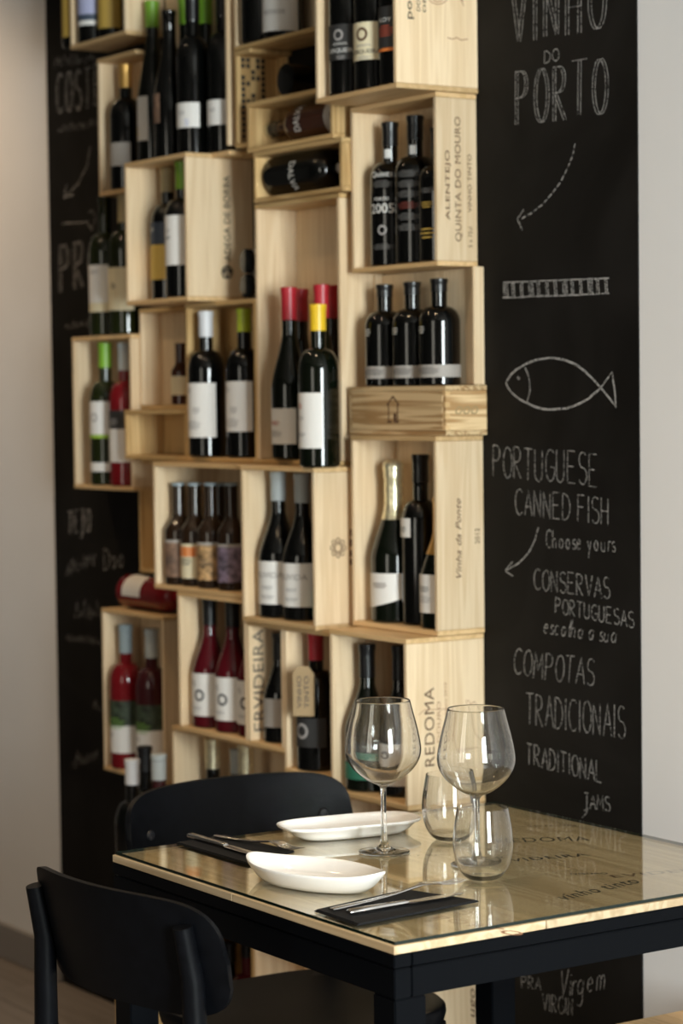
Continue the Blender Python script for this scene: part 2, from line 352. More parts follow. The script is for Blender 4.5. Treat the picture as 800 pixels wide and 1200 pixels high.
# ------------------------------------------------------------------ blackboard and chalk
BT = .003
board = thing('blackboard', 'tall black chalkboard area behind the crates, covered in chalk writing', 'blackboard', ((BXL+BXR)/2, 0, 0))
bcx = (BXL+BXR)/2
box('board_surface', BXL-bcx, BXR-bcx, -BT, -.0002, .0, 2.98, BOARD, board, 0)
def arc(cx, cyy, rx, ry, a0, a1, n=9):
    return [(cx+rx*math.cos(math.radians(a0+(a1-a0)*i/n)), cyy+ry*math.sin(math.radians(a0+(a1-a0)*i/n))) for i in range(n+1)]
G = {
 'A': [[(0, 0), (.3, 1), (.6, 0)], [(.1, .36), (.5, .36)]],
 'B': [[(0, 0), (0, 1)], [(0, 1)]+arc(.2, .77, .28, .23, 90, -90)+[(0, .54)], [(.0, .54)]+arc(.2, .27, .35, .27, 90, -90)+[(0, 0)]],
 'C': [arc(.33, .5, .33, .5, 50, 310, 14)],
 'D': [[(0, 0), (0, 1)], [(0, 1)]+arc(.1, .5, .45, .5, 90, -90, 12)+[(0, 0)]],
 'E': [[(.48, 1), (0, 1), (0, 0), (.5, 0)], [(0, .52), (.4, .52)]],
 'F': [[(.5, 1), (0, 1), (0, 0)], [(0, .55), (.4, .55)]],
 'G': [arc(.33, .5, .33, .5, 50, 330, 14)+[(.62, .45), (.35, .45)]],
 'H': [[(0, 0), (0, 1)], [(.5, 0), (.5, 1)], [(0, .5), (.5, .5)]],
 'I': [[(.05, 0), (.05, 1)]],
 'J': [[(.1, 1), (.5, 1)], [(.35, 1), (.33, .2)]+arc(.15, .1, .18, .35, 0, -130, 6)],
 'L': [[(0, 1), (0, 0), (.45, 0)]],
 'M': [[(0, 0), (.06, 1), (.33, .3), (.6, 1), (.66, 0)]],
 'N': [[(0, 0), (0, 1), (.5, 0), (.5, 1)]],
 'O': [arc(.3, .5, .3, .5, 100, 460, 18)],
 'P': [[(0, 0), (0, 1)], [(0, 1)]+arc(.2, .75, .28, .25, 90, -90)+[(0, .5)]],
 'R': [[(0, 0), (0, 1)], [(0, 1)]+arc(.2, .76, .26, .24, 90, -90)+[(.05, .52), (.5, 0)]],
 'S': [arc(.27, .75, .24, .25, 40, 240, 8)+arc(.27, .26, .26, .26, 80, -150, 8)],
 'T': [[(-.02, 1), (.55, 1)], [(.27, 1), (.25, 0)]],
 'U': [[(0, 1), (0, .25)]+arc(.25, .25, .25, .25, 180, 360, 8)+[(.5, 1)]],
 'V': [[(0, 1), (.28, 0), (.55, 1)]],
 'a': [arc(.2, .27, .2, .27, 60, 360, 12)+[(.42, .55), (.42, 0)]],
 'c': [arc(.22, .27, .2, .27, 50, 310, 10)],
 'e': [[(.05, .3), (.38, .32)]+arc(.2, .28, .19, .27, 20, 310, 10)],
 'g': [arc(.2, .27, .2, .27, 60, 360, 12)+[(.42, .5), (.42, -.25)]+arc(.22, -.25, .2, .2, 0, -150, 6)],
 'h': [[(0, 1), (0, 0)], [(0, .35)]+arc(.18, .33, .18, .2, 150, 0, 6)+[(.36, 0)]],
 'i': [[(.05, .55), (.05, 0)], [(.05, .74), (.06, .79)]],
 'l': [[(.1, 0), (.05, .5), (.14, 1), (.2, .8), (.05, .2), (.2, 0)]],
 'm': [[(0, .5), (0, 0)], [(0, .35)]+arc(.14, .35, .14, .2, 150, 0, 5)+[(.28, 0)], [(.28, .35)]+arc(.42, .35, .14, .2, 150, 0, 5)+[(.56, 0)]],
 'n': [[(0, .5), (0, 0)], [(0, .35)]+arc(.18, .33, .18, .2, 150, 0, 6)+[(.36, 0)]],
 'o': [arc(.2, .27, .2, .27, 90, 450, 12)],
 'r': [[(0, .5), (0, 0)], [(0, .33)]+arc(.17, .33, .17, .2, 150, 50, 5)],
 's': [arc(.17, .4, .15, .14, 40, 240, 6)+arc(.17, .14, .16, .14, 80, -150, 6)],
 'u': [[(0, .5), (0, .18)]+arc(.18, .18, .18, .18, 180, 360, 6)+[(.36, .5), (.38, 0)]],
 'y': [[(0, .5), (.2, .05)], [(.4, .52), (.1, -.4)]],
}
ADV = {'I': .3, 'i': .22, 'M': .86, 'l': .3, 'm': .72, 'r': .42, 's': .46, ' ': .4, 'J': .7, 'S': .68, 'L': .62}
def ribbon(strokes, wd, name, mat, z=-.0006):
    """strokes are lists of wall points (x, z) -> thin flat chalk bands lying on the board"""
    v, f = [], []
    for st in strokes:
        if len(st) < 2: continue
        # densify a little and jitter, the hand is unsteady
        pts = []
        for (a, b), (c, d) in zip(st, st[1:]):
            n = max(1, int(math.hypot(c-a, d-b)/.012))
            for i in range(n): pts.append((a+(c-a)*i/n+random.gauss(0, wd*.13), b+(d-b)*i/n+random.gauss(0, wd*.13)))
        pts.append(st[-1])
        base = len(v)
        for i, (x, zz) in enumerate(pts):
            x2, z2 = pts[min(i+1, len(pts)-1)]; x1, z1 = pts[max(i-1, 0)]
            dx, dz = x2-x1, z2-z1; l = math.hypot(dx, dz) or 1; h = wd*.5*random.uniform(.75, 1.15)
            v.append((x-dz/l*h-bcx, -BT+z, zz+dx/l*h)); v.append((x+dz/l*h-bcx, -BT+z, zz-dx/l*h))
        for i in range(len(pts)-1): f.append((base+2*i, base+2*i+1, base+2*i+3, base+2*i+2))
    return mesh_obj(name, v, f, mat, board)
def wp(px, py): p = onY(px, py, -BT); return (p.x, p.z)
def word(txt, x0, y0, x1, y1, h, wd=.0016, mat=None, double=False, slant=0):
    a, b = wp(x0, y0), wp(x1, y1); up = wp(x0, y0-h); up = (up[0]-a[0], up[1]-a[1])
    xt = .17 if double else 0
    tot = sum(ADV.get(ch, .74)+xt for ch in txt)-.14
    ex = ((b[0]-a[0])/tot, (b[1]-a[1])/tot)
    st, cur = [], 0
    for ch in txt:
        dy = random.uniform(-.03, .03)
        for pl in G.get(ch, []):
            for k in ([0, .13] if double else [0]):
                st.append([(a[0]+ex[0]*(cur+gx+k+slant*gy)+up[0]*(gy+dy), a[1]+ex[1]*(cur+gx+k+slant*gy)+up[1]*(gy+dy)) for gx, gy in pl])
        cur += ADV.get(ch, .74)+xt
    ribbon(st, wd, 'chalk_writing', mat or CHALK)
def draw(name, pls, wd=.0035, mat=None): ribbon([[wp(*p) for p in pl] for pl in pls], wd*.8, name, mat or CHALK)
def scribble(x0, y0, x1, y1, h, seed):
    rd = random.Random(seed); n = max(4, int((x1-x0)/2.2)); st, cur_ = [], []
    for i in range(n+1):
        t = i/n; cur_.append((x0+(x1-x0)*t, y0+(y1-y0)*t-(h*rd.uniform(.3, 1) if i % 2 else h*rd.uniform(-.1, .15))))
        if rd.random() < .18 and len(cur_) > 2: st.append(cur_); cur_ = []
    if len(cur_) > 1: st.append(cur_)
    draw('chalk_scribble', st, .003, CHALKF)
word('VINHO', 599, 50, 712, 32, 62, .0016, double=True)
word('DO', 638, 74, 655, 71, 14)
word('PORTO', 604, 147, 714, 131, 62, .0016, double=True)
cur = [(674, 168), (671, 182), (665, 197), (657, 213), (647, 227), (636, 239), (624, 249), (610, 257)]
dash = []
for i in range(len(cur)-1):
    (a, b), (c, d) = cur[i], cur[i+1]
    dash += [[(a+(c-a)*.05, b+(d-b)*.05), (a+(c-a)*.42, b+(d-b)*.42)], [(a+(c-a)*.56, b+(d-b)*.56), (a+(c-a)*.9, b+(d-b)*.9)]]
draw('chalk_arrow', dash+[[(614, 246), (606, 257), (612, 270)]], .0032)
lad = [[(589, 331), (714, 326)], [(589, 349), (714, 344)]]
for i in range(13):
    x = 590+i*9.9; yy = 331-i*.4
    for k in range(3 if i in (0, 3, 7, 10) else 2): lad.append([(x+k*2.2, yy+1), (x+1+k*2.2, yy+17)])
draw('chalk_ladder', lad, .0028)
fz = lambda pts: [(560+x/3.333, 390+y/3.333) for x, y in pts]
draw('chalk_fish', [fz([(110, 195), (125, 165), (150, 143), (185, 122), (220, 108), (260, 100), (300, 98), (340, 105), (380, 122), (410, 142), (440, 170), (480, 215), (510, 252), (540, 290), (534, 225), (525, 152), (500, 190), (470, 224), (430, 258), (390, 280), (350, 294), (280, 300), (230, 293), (190, 275), (160, 258), (135, 236), (117, 214), (110, 195)])], .0046)
draw('chalk_fish', [fz([(185, 135), (195, 160), (202, 190), (203, 225), (190, 275)])], .003)
draw('chalk_fish', [fz([(154, 172), (160, 180), (156, 186), (162, 176)])], .007)
word('PORTUGUESE', 578, 558, 701, 570, 36)
word('CANNED FISH', 604, 603, 714, 615, 30)
word('Choose yours', 640, 641, 721, 647, 21)
draw('chalk_arrow', [[(631, 618), (627, 633), (620, 647), (608, 660), (592, 669)], [(601, 658), (592, 669), (601, 675)]], .003)
word('CONSERVAS', 626, 690, 715, 702, 24)
word('PORTUGUESAS', 651, 718, 743, 736, 18)
word('escolha a sua', 637, 742, 723, 754, 20, slant=.2)
word('COMPOTAS', 602, 790, 696, 804, 30, slant=.1)
word('TRADICIONAIS', 617, 848, 733, 866, 36)
word('TRADITIONAL', 617, 895, 705, 918, 24)
word('JAMS', 684, 946, 715, 951, 17)
draw('chalk_tail', [[(689, 947), (687, 953), (682, 958)]], .002)
word('PRA', 611, 1157, 634, 1161, 14)
word('Virgem', 656, 1168, 708, 1160, 30, slant=.15)
word('VIRGIN', 636, 1184, 672, 1190, 20)
word('COSTEL', 66, 134, 130, 120, 46, .0028, CHALKF, double=True)
scribble(64, 78, 112, 72, 14, 1)
scribble(68, 156, 116, 148, 12, 2)
draw('chalk_arrow', [[(106, 172), (102, 195), (92, 215), (76, 231)], [(78, 215), (75, 232), (86, 228)]], .004, CHALKF)
draw('chalk_line', [[(73, 262), (104, 260)], [(104, 250), (108, 246), (112, 256), (108, 270), (103, 262)]], .004, CHALKF)
word('PRO', 70, 343, 118, 330, 54, .003, CHALKF, double=True)
scribble(76, 386, 118, 380, 9, 3)
word('TEJO', 80, 626, 107, 622, 26, .0028, CHALKF, double=True)
word('Dao', 122, 668, 147, 664, 24, .003, CHALKF)
scribble(78, 674, 112, 662, 20, 4)
scribble(88, 726, 116, 724, 24, 5)
scribble(78, 750, 118, 756, 10, 6)
scribble(110, 830, 132, 838, 14, 7); scribble(84, 900, 115, 888, 18, 8)

# ------------------------------------------------------------------ crates
BK = -BT-.001      # backs of the crates touch the board
TH = .009
CR = {}
CRW = 'wooden wine crates mounted on the blackboard'
def crate(key, xl, xr, yt, yb, d, label, mats=(WX, WY, WZ), zt=None, zb=None, parts='LRTBK', xworld=None, th=TH, fmat=None, dl=0, back=None):
    BK = globals()['BK'] if back is None else back
    """open-fronted crate: front-left / front-right pixel columns, top and bottom pixel rows at the front right corner, depth d"""
    Y = -d; a = onY(xl, yb, Y); b = onY(xr, yb, Y); t = onY(xr, yt, Y)
    x0, x1 = (a.x, b.x) if not xworld else xworld
    z0 = b.z if zb is None else zb; z1 = t.z if zt is None else zt
    r = thing('wine_crate', label, 'crate', ((x0+x1)/2, BK, z0), 0, 'wooden crates stacked against the blackboard')
    hw = (x1-x0)/2; h = z1-z0; yd = Y-BK
    mx, my, mz = mats
    CR[key] = dict(x0=x0, x1=x1, z0=z0, z1=z1, Y=Y, fl=z0+th, root=r, hw=hw, h=h, yd=yd)
    g = .0004
    if 'B' in parts: box('bottom_panel', -hw, hw, yd-dl, 0, g, th, mx, r)
    if 'T' in parts: box('top_panel', -hw, hw, yd, 0, h-th, h-g, mx, r)
    if 'L' in parts: box('side_panel', -hw+g, -hw+th, yd+g, 0, th+g, h-th-g, mz, r)
    if 'R' in parts: box('side_panel', hw-th, hw-g, yd+g, 0, th+g, h-th-g, mz, r)
    if 'K' in parts: box('back_panel', -hw+th+g, hw-th-g, -.006, 0, th+g, h-th-g, mz, r)
    return r
def side_print(key, body, y_frac, z0f, z1f, mat=INK, height=None, stretch=1, shear=0, space=1.05):
    """lettering running upwards on the outer right side of a crate; fractions of its depth (from the front) and height"""
    c = CR[key]; Yc = c['yd']*(1-y_frac); za, zb = c['h']*z0f, c['h']*z1f
    return print_flat('printed_lettering', body, (c['hw']+.0006-.0004, Yc, (za+zb)/2), (0, 0, 1), (0, -1, 0), zb-za, mat, c['root'], shear, stretch, space, height)

crate('A', 369.6, 464.5, -150, 102.6, .179, 'deep pale crate at the top right, side lettered poetica, its top cut by the frame')
crate('B', 412, 512.5, 107, 311.5, .092, 'pale crate lettered ALENTEJO QUINTA DO MOURO beside the blackboard', zt=CR['A']['z0'])
crate('D', 409, 522.6, 451.4, 511, .094, 'small closed wooden box branded with a house emblem, below the three squat oil bottles', (RX, RX, RY))
CR['D']['root']['category'] = 'wooden box'
crate('F', 413, 513, 514, 746, .107, 'pale crate lettered Vinha da Ponte 2012 holding a gold-necked sparkling bottle', zt=CR['D']['z0'])
crate('G', 388, 478, 753.8, 951, .173, 'deep pale crate lettered REDOMA standing behind the wine glasses', zt=CR['F']['z0']-.0005)
crate('L', 284, 370, 548, 739.6, .173, 'deep pale crate with a flower stamp on its side, holding two grey-capped bottles')
crate('K', 181, 280.5, 543.6, 701.6, .160, 'wide low pale crate holding small brown beer bottles', xworld=(onY(181, 701, -.16).x, CR['L']['x0']-.001), zt=CR['L']['z1'])
crate('E', 302, 401, 225, 546, .10, 'tall narrow pine crate holding red-capped and yellow-capped bottles', (YX, YY, WZ), zb=CR['L']['z1']+.0005, dl=.010)
crate('W2', 297, 401, 160, 226, .11, 'small yellow pine box holding a dark port bottle lying neck to the right', (YX, YY, YZ), zb=CR['E']['z1']+.0005)
crate('W1', 289, 390, 99, 158, .11, 'small yellow pine box holding a tawny bottle lying neck to the left', (YX, YY, YZ), zb=CR['W2']['z1']+.0005)
CR_T_x0 = onY(274, 175, -.10).x
crate('S', 274, 367, -170, 37, .10, 'pale crate at the top centre, cut by the frame, left of the top right crate', (YX, YY, WZ), xworld=(onY(274, 50, -.10).x, CR['A']['x0']-.002-.03))
crate('M', 148, 220, 177.5, 352.5, .16, 'deep pale crate lettered ADEGA DE BORBA with a crest')
crate('N', 87, 156, 391, 576, .08, 'pale crate furthest left, holding a green-capped bottle beside a rose bottle')
crate('J', 219, 302, 355, 543, .10, 'pine crate holding a white-capped and a lime-capped bottle with big white labels', (YX, YY, YZ), xworld=(onY(219, 543, -.10).x, CR['E']['x0']-.001), zb=CR['K']['z1']+.0005, zt=CR['M']['z0']-.0005)
crate('O', 180, 220, 480, 543, .10, 'little pine box squeezed in between the far left crate and the lime-capped bottles', (YX, YY, YZ), xworld=(CR['N']['x1']+.002, CR['J']['x0']-.001), zb=CR['K']['z1']+.0005)
crate('O2', 180, 220, 391, 478, .06, 'shallow pine niche crate between the far left crate and the white-capped bottle', (YX, YY, WZ), xworld=(CR['N']['x1']+.002, CR['J']['x0']-.001), zb=CR['O']['z1']+.0005, zt=CR['M']['z0']-.001)
crate('X1', 122, 194, 723, 921, .10, 'pale crate at the lower left, holding two rose bottles with landscape labels')
crate('X2', 210, 290, 702, 873, .16, 'pale crate holding three ruby rose bottles with ringed labels', zt=CR['K']['z0']-.0005)
crate('Y1', 290, 333, 738, 883, .16, 'narrow crate lettered ERVIDEIRA inside, holding one dark bottle', xworld=(CR['X2']['x1']+.001, onY(333, 883, -.16).x), zb=CR['X2']['z0'], zt=CR['L']['z0']-.0005)
crate('Z1', 333, 387, 738, 917, .16, 'narrow crate beside the REDOMA crate, holding a red-capped bottle with a tag', xworld=(CR['Y1']['x1']+.001, CR['G']['x0']-.001), zt=CR['L']['z0']-.0005)
crate('P1', 116, 160, 57, 223, .08, 'upper left weathered crate on whose right dark green bottles stand', xworld=(onY(116, 223, -.08).x, CR['M']['x0']-.092), parts='LTBK')
crate('P2', 150, 268, -80, 172, .10, 'wide crate at the upper left, cut by the frame, holding five tall dark bottles', xworld=(CR['P1']['x1']+.001, onY(268, 172, -.10).x), zb=CR['M']['z1']+.0005, parts='RTK')
c = CR['P2']; c['fl'] = c['z0']
for a_, b_ in ((c['x0'], CR['M']['x0']-.0005), (CR['M']['x1']+.0005, c['x1'])):
    box('bottom_panel', a_-c['root'].location.x, b_-c['root'].location.x, c['yd'], 0, -.009, 0, WX, c['root'])
crate('Q', 82, 147, -130, 40, .10, 'crate in the top left corner holding three bottles with orange and lilac labels')
crate('T', 274, 367, 50, 165, .10, 'pine crate with a black lattice print inside, behind the two lying bottles', (YX, YY, YZ), xworld=(CR['S']['x0'], CR['W1']['x0']-.001), zb=onY(276, 174, -.10).z, zt=CR['S']['z0']-.0005, parts='LTBK')
crate('X3', 203, 331, 885, 1050, .14, 'wide crate behind the rear chair, holding gold-capped bottles', xworld=(onY(203, 1000, -.14).x, CR['Z1']['x0']-.002), zt=CR['X2']['z0']-.0005, zb=.36)
crate('V1', 297, 420, 1149, 1290, .12, 'bottom row crate seen below the table top, near the rear chair leg', zb=.001, xworld=(onY(297, 1110, -.12).x, CR['G']['x0']-.002))
crate('V0', 203, 331, 885, 1050, .12, 'bottom row crate below the table holding dark red bottles', (YX, YY, YZ), zt=.355, zb=.001, xworld=(CR['X3']['x0'], CR['V1']['x0']-.001))
crate('H', 500, 527, 1151, 1350, .15, 'tall bottom row crate under the table next to the blackboard, side lettered', zt=CR['G']['z0']-.0005, zb=.25, xworld=(-.24, 0))
crate('H2', 500, 527, 1151, 1350, .15, 'lowest crate on the floor under the table next to the blackboard', zt=.2495, zb=.001, xworld=(-.24, 0))
crate('X4', 100, 180, 1151, 1350, .30, 'low dark crate of loose bottles on the floor behind the rear chair', (YX, YY, YZ), xworld=(-.965, -.690), zb=.3355, zt=.37, parts='LRBK', back=-.150)
crate('X5', 100, 180, 1151, 1350, .30, 'empty crate on the floor under the loose bottles', (YX, YY, YZ), xworld=(-.855, -.690), zb=.001, zt=.335, back=-.150)
crate('K0', 163, 181, 576, 690, .06, 'narrow brown crate behind the beer bottle crate', (YX, YY, YZ), xworld=(onY(163, 640, -.06).x, CR['K']['x0']-.001), zb=CR['X1']['z1']+.082, zt=CR['K']['z1'])
# box D is closed: front board with emblem, finger joints, side lettering
cD = CR['D']; rD = cD['root']
box('front_panel', -cD['hw']+.010, cD['hw']-.010, cD['yd']-.0005, cD['yd']+.008, TH+.0005, cD['h']-TH-.0005, RX, rD)
for i in range(7):
    z0 = TH+i*(cD['h']-2*TH)/7
    if i % 2 == 0: box('finger_joint', cD['hw']-.0098, cD['hw']+.0003, cD['yd']-.0007, cD['yd']+.009, z0+.0004, z0+(cD['h']-2*TH)/7-.0004, WX, rD)
ez = cD['h']/2; ey = cD['yd']-.0009
def seg(a, b, wd, y):
    (x1, z1), (x2, z2) = a, b; dx, dz = x2-x1, z2-z1; l = math.hypot(dx, dz); nx, nz = -dz/l*wd/2, dx/l*wd/2
    return [(x1+nx, y, z1+nz), (x2+nx, y, z2+nz), (x2-nx, y, z2-nz), (x1-nx, y, z1-nz)]
hx = -.008
join_flat('house_emblem', [seg((hx-.014, ez-.020), (hx-.014, ez+.012), .0032, ey), seg((hx+.014, ez-.020), (hx+.014, ez+.012), .0032, ey), seg((hx-.019, ez+.010), (hx, ez+.026), .0034, ey), seg((hx, ez+.026), (hx+.019, ez+.010), .0034, ey), seg((hx-.018, ez-.020), (hx-.004, ez-.020), .0032, ey), seg((hx+.002, ez-.020), (hx+.018, ez-.020), .0032, ey), seg((hx+.006, ez-.018), (hx+.006, ez-.004), .009, ey)], INK, rD)
print_flat('printed_lettering', 'ooo', (cD['hw']+.0003, cD['yd']/2, ez), (0, 1, 0), (0, 0, 1), .05, plain('pale_ink', (.35, .25, .12), .7), rD, .3)
# lettering on the sides
c = CR['A']
def sp(key, body, px, py0, py1, mat=INK, height=.012, shear=0, space=1.05, flip=False):
    """lettering on the outer right side, placed where its pixel column / rows fall on that face; reads upwards"""
    c = CR[key]; X = c['x1']; r = c['root']
    a, b = onX(px, py0, X), onX(px, py1, X)
    o = r.location; z = (a.z+b.z)/2-o.z
    return print_flat('printed_lettering', body, (c['hw']+.0001, (a.y+b.y)/2-o.y, z), (0, 0, 1), (0, -1, 0), abs(a.z-b.z), mat, r, shear, 1, space, height)
sp('A', 'poetica', 480, 22, -42, INKB, .017)
sp('A', 'DOURO', 490, 13, -20, INKB, .008)
sp('A', 'DE RES', 497, 14, -30, INKB, .006)
sp('B', 'ALENTEJO', 525, 258, 176, INK, .0125)
sp('B', 'QUINTA DO MOURO', 537, 283, 137, INK, .0150)
sp('B', 'VINHO TINTO', 550, 249, 181, INK, .0085)
sp('B', '5 x 75cl', 551, 290, 266, INK, .0085)
sp('F', 'Vinha da Ponte', 537, 677, 584, INK, .012, shear=.35)
sp('F', '2012', 559, 637, 619, INK, .010)
sp('G', 'REDOMA', 503, 898, 806, INK, .021)
sp('G', 'DOURO', 514, 870, 822, plain('faint_ink', (.40, .22, .13), .7), .008)
sp('G', 'vinho do douro 2010', 522, 872, 800, plain('faint_ink', (.40, .22, .13), .7), .006)
sp('M', 'ADEGA DE BORBA', 266, 306, 206, INKB, .015)
sp('H', 'ugo', 555, 1192, 1158, INK, .014, shear=.3)
# line drawing of a house on the REDOMA side, round stamp and mark on the top crate
def side_lines(key, pls, wd, mat, name='printed_drawing'):
    c = CR[key]; X = c['x1']; o = c['root'].location; polys = []
    for pl in pls:
        P = [onX(px, py, X) for px, py in pl]
        for a, b in zip(P, P[1:]):
            dy, dz = b.y-a.y, b.z-a.z; l = math.hypot(dy, dz) or 1; ny, nz = -dz/l*wd/2, dy/l*wd/2
            polys.append([(c['hw']+.0002, a.y-o.y+ny, a.z-o.z+nz), (c['hw']+.0002, b.y-o.y+ny, b.z-o.z+nz), (c['hw']+.0002, b.y-o.y-ny, b.z-o.z-nz), (c['hw']+.0002, a.y-o.y-ny, a.z-o.z-nz)])
    join_flat(name, polys, mat, c['root'])
FI = plain('faint_ink', (.40, .22, .13), .7)
side_lines('G', [[(490, 838), (497, 832), (520, 831), (546, 829), (556, 822), (562, 836)], [(546, 820), (548, 832), (556, 860), (566, 872)], [(523, 832), (524, 860), (530, 884), (560, 880)], [(548, 820), (552, 826)]], .0014, FI)
ring = lambda cx, cyy, rx, ry, n=20: [(cx+rx*math.cos(2*PI*i/n), cyy+ry*math.sin(2*PI*i/n)) for i in range(n+1)]
side_lines('A', [ring(513, -6, 12, 11), ring(513, -6, 8, 8)], .0016, FI, 'round_stamp')
side_lines('A', [[(538, -6), (541, 2), (543, 7)], [(545, -10), (541, 2)], [(524, 44), (530, 46), (535, 44), (540, 47), (548, 46)]], .0018, FI, 'printed_mark')
side_lines('M', [ring(266, 319, 6, 7), [(262, 326), (260, 316), (264, 320), (266, 312), (268, 320), (272, 316), (270, 326)], [(262, 314), (266, 326), (270, 314)]], .003, INKB, 'printed_crest')
fl = [ring(396, 642, 4, 5, 10)]
for k in range(8):
    a = k*PI/4; fl.append(ring(396+7*math.cos(a), 642+9*math.sin(a), 2.2, 2.6, 8))
side_lines('L', fl, .0018, INK, 'flower_stamp')
side_lines('L', [[(411, 620), (411, 628)], [(411, 632), (411, 640)], [(411, 645), (411, 652)], [(411, 655), (411, 662)]], .005, INK, 'printed_mark')
# ERVIDEIRA on the left inner face of its crate
c = CR['Y1']; Xf = c['x0']+TH+.0006; o = c['root'].location
a, b = onX(303, 862, Xf), onX(303, 732, Xf)
print_flat('printed_lettering', 'ERVIDEIRA', (Xf-o.x, (a.y+b.y)/2-o.y, (a.z+b.z)/2-o.z), (0, 0, 1), (0, -1, 0), abs(a.z-b.z)*.92, plain('grey_brown_ink', (.16, .12, .09), .7), c['root'], 0, 1, 1.05, .024)
# black lattice on the left inner face of crate T
c = CR['T']; Xf = c['x0']+TH+.0006; o = c['root'].location; polys = []
LT = ["11.11", "11.11", "..1.1", "1.111", "11..1", "1...1", "1.1.1", "111.1", "1....", "1....", "1....", "1....", "1....", "1....", "1...."]
for i, rw in enumerate(LT):
    for j, ch in enumerate(rw):
        if ch == '1':
            y_ = c['Y']-o.y+.010+j*.0115; z_ = c['h']-.012-i*.0115
            if z_ > .012: polys.append([(Xf-o.x, y_, z_), (Xf-o.x, y_+.0085, z_), (Xf-o.x, y_+.0085, z_-.0085), (Xf-o.x, y_, z_-.0085)])
join_flat('lattice_print', polys, INKB, c['root'])
# shallow tray behind the squat oil bottles
cx0, cx1 = CR['E']['x1']+.001, CR['D']['x1']-.006
tr = thing('wooden_tray', 'shallow wooden tray forming the backdrop of the three squat oil bottles', 'tray', ((cx0+cx1)/2, BK, CR['D']['z1']+.0005))
hw = (cx1-cx0)/2; hT = CR['B']['z0']-CR['D']['z1']-.001
for i in range(3):
    a_ = -hw+.006+(2*hw-.012)*i/3; box('back_board', a_+.0004, a_+(2*hw-.012)/3-.0004, -.007, 0, .0, hT, WZ, tr)
box('side_panel', hw-.006, hw, -.022, 0, 0, hT, WZ, tr); box('side_panel', -hw, -hw+.006, -.022, 0, 0, hT, WZ, tr)

# ------------------------------------------------------------------ bottles
def smooth(t): return t*t*(3-2*t)
KIND = {  # body top, neck start (fractions of height), neck radius, lip
 'bordeaux': (.60, .735, .0138), 'burgundy': (.42, .73, .0140), 'champagne': (.40, .74, .0150),
 'port': (.62, .73, .0140), 'beer': (.52, .70, .0125), 'oil': (.60, .745, .0140), 'flute': (.40, .80, .0138)}
def rfun(kind, R, H):
    a, b, rn = KIND[kind]
    def f(z):
        t = z/H
        if t <= .012: return R*(.90+.10*math.sqrt(max(0, t/.012)))
        if t <= a: return R
        if t <= b:
            u = (t-a)/(b-a)
            if kind in ('burgundy', 'champagne', 'flute'): return R+(rn-R)*(smooth(u)*.55+u*.45)
            if kind == 'beer': return R+(rn-R)*smooth(u)
            return rn+(R-rn)*math.sqrt(max(0, 1-u**2.2))*(1-.12*u) if u < 1 else rn
        if t > .965: return rn+.0012
        return rn
    return f
def wrap(data, R, ang, zc, sx, sz):
    out = []
    for x, y in data: q = ang+x*sx/R; out.append((R*math.cos(q), R*math.sin(q), zc+y*sz))
    return out
def patch(name, R, z0, z1, ang, span, mat, parent, skew=0, n=18):
    v, f = [], []
    for i in range(n+1):
        q = math.radians(ang-span/2+span*i/n); u = i/n
        zlo = z0+skew*(u*u)
        v += [(R*math.cos(q), R*math.sin(q), zlo), (R*math.cos(q), R*math.sin(q), z1)]
    for i in range(n): f.append((2*i, 2*i+2, 2*i+3, 2*i+1))
    return mesh_obj(name, v, f, mat, parent, True)
NB = 0
